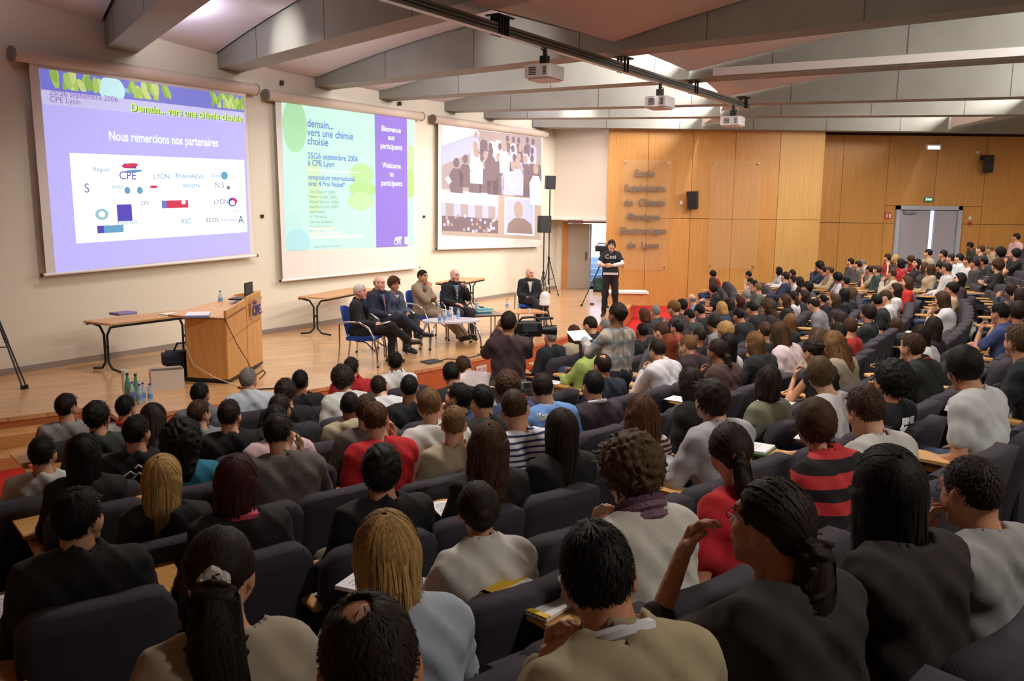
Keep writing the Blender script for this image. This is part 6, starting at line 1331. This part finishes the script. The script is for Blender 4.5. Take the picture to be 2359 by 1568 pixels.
# ================================================================ stage chairs, coffee tables, panel
M_SUITK = cloth((24, 24, 28)); M_SUITN = cloth((28, 34, 52)); M_TAUPE = cloth((134, 116, 94)); M_SHOE = mat('black_leather', (20, 18, 18), .35)
def stage_chair(p, rz, label):
    t = thing('blue_armchair', (*p[:2], SZ), rz, label, 'chair', 'blue chairs of the panel')
    MB().rbox((0, .02, .43), (.48, .46, .07), .03, 4, 'x').build('seat', M_BLUE, t, True)
    mb = MB(); vs = []; fs = []; n, m = 8, 6
    for s in (0, 1):
        for j in range(m+1):
            for i in range(n+1):
                u = -1+2*i/n; v = j/m; x = .22*u*(1-.12*v**4); z = .47+.43*v-.05*abs(u)**3*v; vs.append((x, -.22-.10*v+.05*u*u-.03*s, z))
    N = (n+1)*(m+1)
    for j in range(m):
        for i in range(n): a = j*(n+1)+i; fs += [(a, a+1, a+n+2, a+n+1), (N+a+n+1, N+a+n+2, N+a+1, N+a)]
    bd = list(range(n+1))+[(n+1)*j+n for j in range(1, m+1)]+[(n+1)*m+i for i in range(n-1, -1, -1)]+[(n+1)*j for j in range(m-1, 0, -1)]
    for a, b in zip(bd, bd[1:]+bd[:1]): fs.append((b, a, N+a, N+b))
    mb.add(vs, fs).build('backrest', M_BLUE, t, True)
    for s in (-1, 1):
        MB().tube([(s*.27, -.30, .66), (s*.275, -.16, .69), (s*.28, .02, .68), (s*.28, .16, .60), (s*.28, .24, .44), (s*.28, .28, .2), (s*.28, .29, .02)], .016, 8).build('arm', M_CHROME, t, True)
        MB().tube([(s*.27, -.30, .66), (s*.27, -.30, .3), (s*.26, -.33, .02)], .014, 8).build('leg', M_CHROME, t, True)
        MB().tube([(s*.28, .28, .22), (s*.2, .1, .36), (s*.1, -.1, .4)], .012, 6).build('strut', M_CHROME, t, True)
        for y in (-.33, .29): MB().lathe([(.02, 0), (.02, .03)], c=(s*.27, y, 0)).build('foot', M_BLACK, t)
    return t
def front(t, J, shirt, tie=None, z0=.70, w=.07, stripe=None):
    U = J['up']; c = J['chest']
    def P(x, y, z): return c+U @ np.array([x, y, z])
    k = .155 if J['sex'] == 'm' else .15
    pts = [P(-w, k-.05, .085), P(w, k-.05, .085), P(w*.8, k-.02, .03), P(.0, k-.012, -.17), P(-w*.8, k-.02, .03)]
    MB().slab(pts[::-1], U @ np.array([0, -.03, 0])).build('shirt_front', shirt, t)
    if tie is not None: MB().slab([P(-.018, k-.035, .07), P(.018, k-.035, .07), P(.03, k+.0, -.13), P(0, k+.004, -.17), P(-.03, k+.0, -.13)][::-1], U @ np.array([0, -.008, 0])).build('tie', tie, t)
def lapels(t, J, m):
    U = J['up']; c = J['chest']; k = .155
    for s in (-1, 1): MB().slab([c+U @ np.array(q) for q in ((s*.05, k-.06, .09), (s*.085, k-.045, .04), (s*.07, k-.008, -.02), (s*.012, k+.006, -.16), (s*.03, k-.015, .0))], U @ np.array([0, .008, 0])).build('lapel', m, t)
def panelist(px, py, faz, label, chair_label, hair, hc, suit, shirt, tie, arms, legs='cross', sex='m', hy=0, hp=0, skin=2, H=1.27, lean=.02, sit=True, collar='collar', trousers=None, jacket=True):
    J = skel('sit', lean, arms[0], arms[1], sex, hy, hp, 0, 1.0, legs); az = math.radians(faz); rz = -az; s = H/1.25
    top = onz(px, py, SZ+H+.03); hd = J['headc']+J['hrot'] @ np.array([0, -.01, .118])*HS[sex]; R3 = Rz(rz); loc = top-R3 @ (hd*s); loc[2] = SZ
    t, bo, tp = person(loc, rz, s, J, ('panel', px), hair, hc, suit, 1, 'long', collar, .008, jacket, skin, trousers or suit, px, label, 'panel seated on the stage', M_SHOE)
    if shirt is not None: front(t, J, shirt, tie); lapels(t, J, suit)
    if sit: stage_chair(loc, rz, chair_label)
    return t, J, loc, rz
M_BSH = cloth((70, 92, 168)); M_WSH = cloth((226, 222, 216)); TIE1 = stripe_mat('orange_blue_tie', ((198, 120, 96), (70, 80, 140), .6), 40); TIE2 = stripe_mat('navy_white_tie', ((220, 222, 232), (36, 40, 70), .4), 42)
p1 = panelist(827, 648, 96, 'person in black suit with notes on the lap, leftmost of the panel', 'blue armchair with chrome arms, leftmost on the stage', 'short', 'w', M_SUITK, cloth((40, 44, 84)), cloth((60, 50, 90)), ('lap', 'lap'), 'cross', hy=.1, hp=-.1, skin=5, H=1.25)
panelist(873, 630, 122, 'person in navy suit with blue shirt and orange tie', 'blue armchair under the person with orange tie', 'bald', 'g', M_SUITN, M_BSH, TIE1, ('side', 'lap'), 'cross', hy=-.15, skin=5, H=1.29)
panelist(908, 634, 128, 'person in grey-blue cardigan between two suited panelists', 'blue armchair under the person in grey-blue cardigan', 'curly', 'a', cloth((70, 76, 96)), cloth((186, 186, 190)), None, ('lap', 'lap'), 'crossL', sex='f', hy=.25, skin=1, H=1.24, collar=None, trousers=cloth((26, 28, 38)))
panelist(973, 616, 118, 'person in taupe suit with hand on the chin', 'blue armchair under the person in taupe suit', 'short', 'd', M_TAUPE, cloth((120, 124, 136)), None, ('cross', 'chin'), 'out', hy=.1, skin=1, H=1.30)
p5_ = panelist(1047, 614, 152, 'person in black suit and striped tie speaking into a microphone', 'blue armchair under the person holding the microphone', None, 'g', M_SUITK, cloth((120, 136, 190)), TIE2, ('mic', 'lap'), 'sit', hy=-.3, skin=5, H=1.30, trousers=cloth((44, 42, 46)))
panelist(1220, 612, 172, 'person in black suit and white shirt seated alone at right', 'blue armchair standing alone at the right of the stage', 'bald', 'w', M_SUITK, M_WSH, None, ('side', 'lap'), 'cross', hy=-.55, skin=5, H=1.22)
t, J, loc, rz = p1; nb = thing('note_sheets', V(loc)+Vector((*(Rz(rz) @ np.array([0, .27, 0]))[:2], .635)), rz, 'white note sheets on the lap of the leftmost panelist', 'papers'); MB().box((0, 0, .0), (.2, .28, .01), M=Matrix.Rotation(.25, 3, 'X')).build('sheets', M_PAPER, nb)
t, J, loc, rz = p5_; fd, pn_, cu = J['hdL']; wr = J['wrL']; R3 = Rz(rz); q = loc+R3 @ (wr+np.array([.02, .03, .085])*1.0); mc = thing('microphone', q, rz, 'black hand microphone held up by the speaking panelist', 'microphone'); MB().lathe([(.012, -.12), (.016, .03), (.018, .05)], M=Matrix.Rotation(.3, 3, 'X')).build('handle', M_BLACK, mc); MB().lathe([(.005, .035), (.022, .05), (.026, .07), (.02, .09), (.005, .1)], M=Matrix.Rotation(.3, 3, 'X')).build('grille', M_DGREY, mc, True)
# coffee tables
c = onz(1039, 738, SZ+.46); ct = thing('coffee_table', (*c[:2], SZ), math.radians(20), 'oval white coffee table with curved chrome legs before the panel', 'table')
MB().add([(.52*math.cos(a), .36*math.sin(a), z) for z in (.445, .475) for a in [2*math.pi*k/28 for k in range(28)]], [tuple(range(27, -1, -1)), tuple(range(28, 56))]+[(k, (k+1) % 28, 28+(k+1) % 28, 28+k) for k in range(28)]).build('table_top', mat('lilac_white_top', (214, 208, 220), .35), ct)
for a in (40, 140, 220, 320):
    d = np.array([math.cos(math.radians(a)), math.sin(math.radians(a))]); MB().tube([(d[0]*.40, d[1]*.30, .45), (d[0]*.52, d[1]*.40, .36), (d[0]*.58, d[1]*.46, .18), (d[0]*.60, d[1]*.48, .02)], .016, 8).build('leg', M_CHROME, ct, True); MB().lathe([(.024, 0), (.024, .03)], c=(d[0]*.60, d[1]*.48, 0)).build('foot', M_BLACK, ct)
def onct(px, py): return onz(px, py, SZ+.476)
for px, py, lab in ((1013, 744, 'small water bottle at the left of the oval table'), (1037, 736, 'small water bottle in the middle of the oval table'), (1056, 734, 'small water bottle at the right of the oval table'), (1024, 741, 'small water bottle in front of the cups on the oval table')): bottle(onct(px, py), lab, .2, .03, False, 'bottles on the oval coffee table')
cups(onct(1025, 736), 6, 'left stack of white cups on the oval coffee table'); cups(onct(1039, 732), 7, 'right stack of white cups on the oval coffee table'); cups(onct(1047, 738), 1, 'single white cup on the oval coffee table')
c = onz(1110, 722, SZ+.42); st2 = thing('side_table', (*c[:2], SZ), math.radians(25), 'low dark square table with steel legs right of the oval table', 'table'); MB().rbox((0, 0, .405), (.72, .6, .03), .02).build('table_top', mat('brown_glass_top', (96, 76, 66), .15), st2)
for sx in (-1, 1):
    for sy in (-1, 1): MB().tube([(sx*.3, sy*.25, .4), (sx*.3, sy*.25, 0)], .016, 8).build('leg', M_CHROME, st2)
bk_ = thing('book_stack', onz(1110, 719, SZ+.421), .5, 'turquoise and white folders stacked on the dark square table', 'books')
for k, cc in enumerate(((30, 130, 150), (226, 226, 230), (60, 160, 170))): MB().box((.02*k, .01*k, .012+.022*k), (.32, .24, .02), .1*k).build('folder', mat('folder_%d' % k, cc, .5), bk_)
cups((*onz(1099, 711, SZ+.49)[:2], SZ+.42), 7, 'stack of white cups on the dark square table'); bottle((*onz(1097, 713, SZ+.44)[:2], SZ+.42), 'water bottle on the dark square table', .2, .03, False, 'bottles on the low tables')
c = onz(1196, 716, SZ+.42); st3 = thing('low_wood_table', (*c[:2], SZ), math.radians(20), 'low beech table in front of the panelist seated alone', 'table'); MB().rbox((0, 0, .405), (.95, .6, .03), .02).build('table_top', M_TOP, st3)
for sx in (-1, 1):
    for sy in (-1, 1): MB().tube([(sx*.42, sy*.25, .4), (sx*.42, sy*.25, 0)], .016, 8).build('leg', M_CHROME, st3)
bottle(onz(1168, 711, SZ+.421), 'water bottle on the low beech table', .2, .03, False, 'bottles on the low tables'); cups(onz(1219, 721, SZ+.421), 1, 'single white cup on the low beech table')
# white dome camera on a tripod
p = onz(1254, 760, SZ); dc = tripod(p, [(1243, 764), (1274, 760), (1260, 750)], .62, 'white dome camera on a black tripod near the stage edge', 'dome_camera', 'camera'); zt = zat(p, 1250, 700)-SZ; hh = zat(p, 1250, 671)-SZ-zt
MB().lathe([(.03, .5), (.05, zt-.12), (.06, zt-.02)]).build('mount', M_BLACK, dc); MB().lathe([(.11, zt-.02), (.115, zt+.02), (.10, zt+.04), (.10, zt+hh*.62), (.085, zt+hh*.82), (.05, zt+hh*.97), (.01, zt+hh)]).build('housing', M_WPLAS, dc, True); MB().lathe([(.06, zt-.10), (.085, zt-.06), (.09, zt-.02)]).build('dome', M_DGREY, dc, True)
# ---------------------------------------------------------------- standing people
def stander(px, py, zf, H, faz, label, hair, hc, topm, sleeve, arms, sex='m', hy=0, hp=0, skin=1, legm=None, lean=0, collar=None, lod=1, hscale=1, hr=0, wide=.86):
    J = skel('stand', lean, arms[0], arms[1], sex, hy, hp, hr, wide); s = H/1.69; top = onz(px, py, zf+H+.03); rz = -math.radians(faz); R3 = Rz(rz); hd = J['headc']+J['hrot'] @ np.array([0, -.01, .118])*HS[sex]; loc = top-R3 @ (hd*s); loc[2] = zf
    t, bo, tp = person(loc, rz, s, J, ('stand', px), hair, hc, topm, lod, sleeve, collar, .007, False, skin, legm, px, label, None, M_SHOE, hscale); return t, J, loc, rz, s
def A(e, w_, fd, pn, c): return (e, w_, fd, pn, c)
# operator with shoulder camera
t, J, loc, rz, s = stander(1172, 707, .07, 1.74, -8, 'person in purple-brown sweater filming with a shoulder camera, seen from behind', 'short', 'd', cloth((66, 46, 50)), 'long', (A((.19, .14, .80), (.06, .22, 1.0), (-.3, .3, 1), (-.5, -.8, .1), .6), A((.21, .12, .80), (.24, .20, .98), (-.25, .25, 1), (-1, 0, 0), .7)), hy=.35, skin=1, legm=cloth((90, 82, 70)))
R3 = Rz(rz); q = loc+R3 @ (np.array([.12, .03, 1.50])*s); vc = thing('shoulder_camera', q, math.radians(8), 'large black professional video camera on the operator\'s shoulder', 'video camera'); vc.scale = (.74,)*3
MB().rbox((.10, 0, .0), (.36, .15, .20), .03, 3, 'x').build('camera_body', M_BLACK, vc); MB().rbox((-.10, 0, -.06), (.12, .13, .18), .03, 3, 'x').build('battery', M_DGREY, vc); MB().lathe([(.05, 0), (.06, .06), (.065, .14), (.075, .2), (.07, .21)], c=(.28, 0, -.02), M=Matrix.Rotation(math.pi/2, 3, 'Y')).build('lens', M_BLACK, vc, True)
MB().tube([(-.02, 0, .1), (.02, 0, .15), (.2, 0, .16), (.26, 0, .1)], .016, 8).build('handle', M_BLACK, vc, True); MB().tube([(.22, .07, .13), (.46, .09, .13)], .018, 8).build('shotgun_microphone', M_DGREY, vc); MB().rbox((.12, .12, .06), (.16, .09, .07), .02, 3, 'x').build('viewfinder', M_BLACK, vc); MB().tube([(-.1, -.08, .02), (-.02, -.1, -.1), (.08, -.09, -.05), (.1, -.085, .04)], .006, 6).build('cable', mat('green_cable', (30, 90, 76), .5), vc); MB().box((.12, -.08, .02), (.2, .01, .1)).build('control_panel', M_DGREY, vc)
# person in plaid shirt standing in the aisle
t, J, loc, rz, s = stander(1424, 688, .27, 1.66, -30, 'person in grey and blue plaid shirt standing in the aisle', 'bun', 'd', plaid_mat(), 'long', (A((.19, .08, .74), (.13, .28, .84), (-.4, .9, 0), (0, 0, -1), .4), A((.20, -.02, .68), (.20, .10, .50), (0, .4, -1), (-1, 0, 0), .3)), 'f', hy=-.1, skin=3, legm=cloth((26, 28, 36)))
q = loc+Rz(rz) @ (np.array([-.16, .38, 1.32])*s); MB().box((0, 0, 0), (.22, .16, .004), rz, M=Matrix.Rotation(rz, 3, 'Z') @ Matrix.Rotation(.5, 3, 'X')).build('held_sheet', M_PAPER, label='white sheet held by the person in plaid shirt', cat='paper').location = V(q)
# operator on the stage with crossed arms
t, J, loc, rz, s = stander(1409, 549, SZ, 1.75, 186, 'person in black t-shirt and headset standing behind a tripod', 'messy', 'b', cloth((22, 22, 26)), 'short', (A((.25, .06, .74), (.02, .19, .70), (-1, .2, 0), (0, -1, 0), .3), A((.27, .10, .72), (.20, .26, .74), (-.2, 1, 0), (0, 0, -1), .5)), hy=.1, skin=2, legm=cloth((26, 24, 28)))
slv = MB()
for nm in 'LR':
    a, b, c_ = J['sh'+nm], J['el'+nm], J['wr'+nm]; slv.tube([sub(a, b, .55), b, sub(b, c_, .5), sub(b, c_, .9)], [.058, .052, .046, .036], 10)
slv.build('white_sleeves', cloth((222, 218, 216)), t, True); MB().box((0, .0, .955), (.33, .26, .05)).build('white_hem', cloth((222, 218, 216)), t)
hm = head_frame(J); hd_ = MB().tube([(-.085, -.01, -.01), (-.085, -.01, .06), (-.05, -.01, .125), (0, -.01, .14), (.05, -.01, .125), (.085, -.01, .06), (.085, -.01, -.01)], .008, 6)
for sx in (-1, 1): hd_.tube([(sx*.078, -.01, -.01), (sx*.105, -.01, -.01)], .035, 10)
hd_.tube([(-.09, 0, -.03), (-.07, .08, -.07), (-.03, .11, -.07)], .005, 5); h_ = hd_.build('headset', M_BLACK, t, True); h_.matrix_local = hm; text('Cosi', .13, Matrix.Translation(V(J['chest']+np.array([.13, .125, -.02]))) @ Matrix.Rotation(math.pi, 4, 'Z') @ Matrix.Rotation(math.pi/2, 4, 'X'), M_PAPER, t, 'printed_lettering', .004)
p = onz(1384, 702, SZ); cam2 = tripod(p, [(1340, 703), (1400, 707), (1420, 690)], 1.12, 'video camera on a tall black tripod at the right of the stage', 'tripod_camera', 'video camera', .02); zt = zat(p, 1384, 572)-SZ
MB().tube([(0, 0, 1.0), (0, 0, zt-.14)], .03, 8).build('column', M_BLACK, cam2); MB().rbox((0, 0, zt-.12), (.12, .14, .1), .03).build('fluid_head', M_BLACK, cam2)
MB().rbox((0, 0, zt), (.36, .13, .15), .03, 3, 'x').build('camera_body', M_BLACK, cam2); MB().lathe([(.045, 0), (.055, .1), (.05, .11)], c=(-.17, 0, 0), M=Matrix.Rotation(-math.pi/2, 3, 'Y')).build('lens', M_BLACK, cam2, True); MB().tube([(-.12, 0, .07+zt), (-.1, 0, .13+zt), (.06, 0, .13+zt), (.1, 0, .07+zt)], .014, 6).build('handle', M_BLACK, cam2)
# ---------------------------------------------------------------- papers, folders and pens on the writing tablets
def find(x, y): return min(PP, key=lambda p: abs(p['x']-x)+abs(p['y']-y))
def tab_pt(p, lx, ly, lz=.69):
    a = math.radians(p['saz']); th = math.atan2(-math.sin(a), -math.cos(a)); R = rowR(p['row'])+p['dR']; base = np.array([SCN[0]+R*math.sin(a), SCN[1]+R*math.cos(a), rowz(p['row'])]); return base+Rz(-th) @ np.array([lx, ly, lz]), -th
YEL = mat('yellow_card', (230, 186, 50), .6); GRNB = mat('green_book', (70, 120, 60), .6); BLUF = mat('blue_folder', (60, 150, 200), .5); ORG = mat('orange_pad', (226, 150, 50), .6); LINE = mat('pencil_grey', (150, 150, 165), .8)
def sheet(p, kind='sheet', lx=-.25, ly=.27, rot=.15, size=(.21, .297), lab=None):
    q, rz = tab_pt(p, lx, ly); t = thing({'sheet': 'paper_sheet', 'pad': 'note_pad', 'book': 'notebook'}[kind], q, rz+rot, lab or 'white %s on the tablet of person in %s' % ({'sheet': 'sheet', 'pad': 'note pad', 'book': 'notebook'}[kind], ' '.join(re.split(r'[ ,]+', p['desc'])[:8])), 'paper', 'papers on the writing tablets')
    th_ = {'sheet': .003, 'pad': .012, 'book': .016}[kind]
    MB().box((0, 0, th_/2), (*size, th_)).build('pages', M_PAPER, t)
    mb = MB()
    for k in range(9): mb.box((-.01, size[1]*(.36-.075*k), th_+.0006), (size[0]*(.6+.2*((k*7) % 3)/3), .0035, .0006))
    mb.build('handwriting', LINE, t); return t, size, th_
for x, y, kind, lx, ly, rot in ((880, 1027, 'sheet', -.29, .30, .3), (885, 1178, 'pad', -.30, .27, .2), (1102, 1116, 'book', -.20, .40, .5), (1357, 1198, 'sheet', -.26, .25, -.2), (500, 1217, 'sheet', -.26, .3, .2), (172, 1126, 'sheet', -.28, .28, .1), (1127, 972, 'sheet', -.2, .28, .3), (1296, 943, 'sheet', -.28, .26, -.3), (1870, 921, 'sheet', -.22, .25, .1), (1676, 976, 'sheet', -.25, .28, .3), (2060, 831, 'sheet', -.26, .3, .2), (2106, 767, 'sheet', -.26, .3, .1), (1047, 935, 'sheet', -.25, .2, .4), (1655, 781, 'sheet', -.25, .3, .1), (1740, 764, 'sheet', -.25, .34, .1), (1867, 780, 'sheet', -.26, .3, .1), (1359, 778, 'sheet', -.26, .3, .1), (1643, 876, 'sheet', -.22, .4, .2), (2352, 747, 'sheet', -.22, .34, .2), (1588, 846, 'sheet', -.26, .3, .1), (2169, 669, 'sheet', -.26, .3, 0), (189, 1001, 'sheet', -.1, .35, .2), (2235, 1050, 'sheet', -.26, .3, 0), (1796, 614, 'sheet', -.26, .3, 0), (1829, 634, 'sheet', -.26, .3, 0), (1642, 638, 'sheet', -.26, .3, 0), (1643, 652, 'sheet', -.26, .3, 0)):
    sheet(find(x, y), kind, lx, ly, rot)
p = find(1441, 1004); t, sz_, th_ = sheet(p, 'pad', -.27, .30, .2, lab='yellow-bound note pad on the tablet of person in cream sweater'); MB().box((0, sz_[1]*.42, th_+.002), (sz_[0], .05, .006)).box((-sz_[0]*.45, 0, th_+.002), (.025, sz_[1], .006)).build('yellow_binding', YEL, t)
p = find(1795, 1107)
for k, (dx, dy, r_) in enumerate(((-.34, .34, .5), (-.30, .40, .65), (-.24, .30, .55))): sheet(p, 'sheet', dx, dy, r_, lab='white sheet %s under person raising a hand to the glasses' % ('left', 'upper', 'right')[k])[0].location.z += .004*k
p = find(1883, 824); t, sz_, th_ = sheet(p, 'book', -.3, .36, .2, lab='green book with white pages on the tablet beside white sleeveless top'); MB().box((0, 0, -.006), (.23, .31, .014)).build('cover', GRNB, t)
# blue sweater hung on a seat back, bags
p = find(2211, 800); q, rz = tab_pt(p, .42, -.28, .86); sw = thing('draped_sweater', q, rz, 'light blue sweater draped over the seat back beside white t-shirt', 'sweater'); MB().rbox((0, 0, -.1), (.34, .22, .34), .09, 5, 'x').build('fabric', mat('light_blue_knit', (112, 136, 196), .9, bump=.6, bscale=30), sw, True)
# small things in hands and bags
p = find(1167, 855); cc_ = thing('compact_camera', atd(1213, 888, p['t']-.15), .4, 'small silver compact camera held up in the audience left of the lettered blue shirt', 'camera'); MB().rbox((0, 0, 0), (.09, .025, .06), .012, 3, 'y').build('camera_body', mat('silver_plastic', (176, 176, 180), .3, .5), cc_); MB().lathe([(.02, 0), (.018, .02)], M=Matrix.Rotation(-math.pi/2, 3, 'X'), c=(0, .012, 0)).build('lens', M_BLACK, cc_); MB().box((0, -.0135, 0), (.06, .002, .045)).build('display', mat('camera_display', (60, 70, 90), .2), cc_)
def pen(a, b, t1, t2, m, lab): o = thing('pen', atd(*a, t1), 0, lab, 'pen'); MB().tube([(0, 0, 0), V(atd(*b, t2))-V(atd(*a, t1))], .0045, 6).build('barrel', m, o); MB().tube([V(atd(*b, t2))-V(atd(*a, t1)), (V(atd(*b, t2))-V(atd(*a, t1)))*1.12], [.004, .001], 6).build('tip', M_CHROME, o)
p = find(638, 950); pen((681, 992), (692, 1034), p['t']-.1, p['t']-.12, mat('green_pen', (70, 120, 90), .4), 'green pen in the raised hand of person in ribbed sweater')
p = find(2352, 747); pen((2280, 800), (2270, 816), p['t']-.3, p['t']-.3, mat('orange_pen', (220, 140, 40), .4), 'orange pen in the hand of person in dark sweater at right')
bp_ = thing('backpack', onz(1381, 672, SZ), .2, 'dark green backpack on the floor behind the stage tripod', 'backpack'); MB().rbox((0, .1, .21), (.3, .2, .42), .08, 4, 'x').build('bag_body', mat('backpack_green', (26, 60, 48), .8, bump=.4, bscale=20), bp_, True); MB().tube([(-.05, .1, .41), (-.03, .1, .47), (.03, .1, .47), (.05, .1, .41)], .012, 6).build('handle', M_BLACK, bp_); MB().rbox((0, -.01, .14), (.22, .06, .2), .03, 3, 'x').build('front_pocket', mat('pocket_green', (34, 72, 58), .8), bp_)
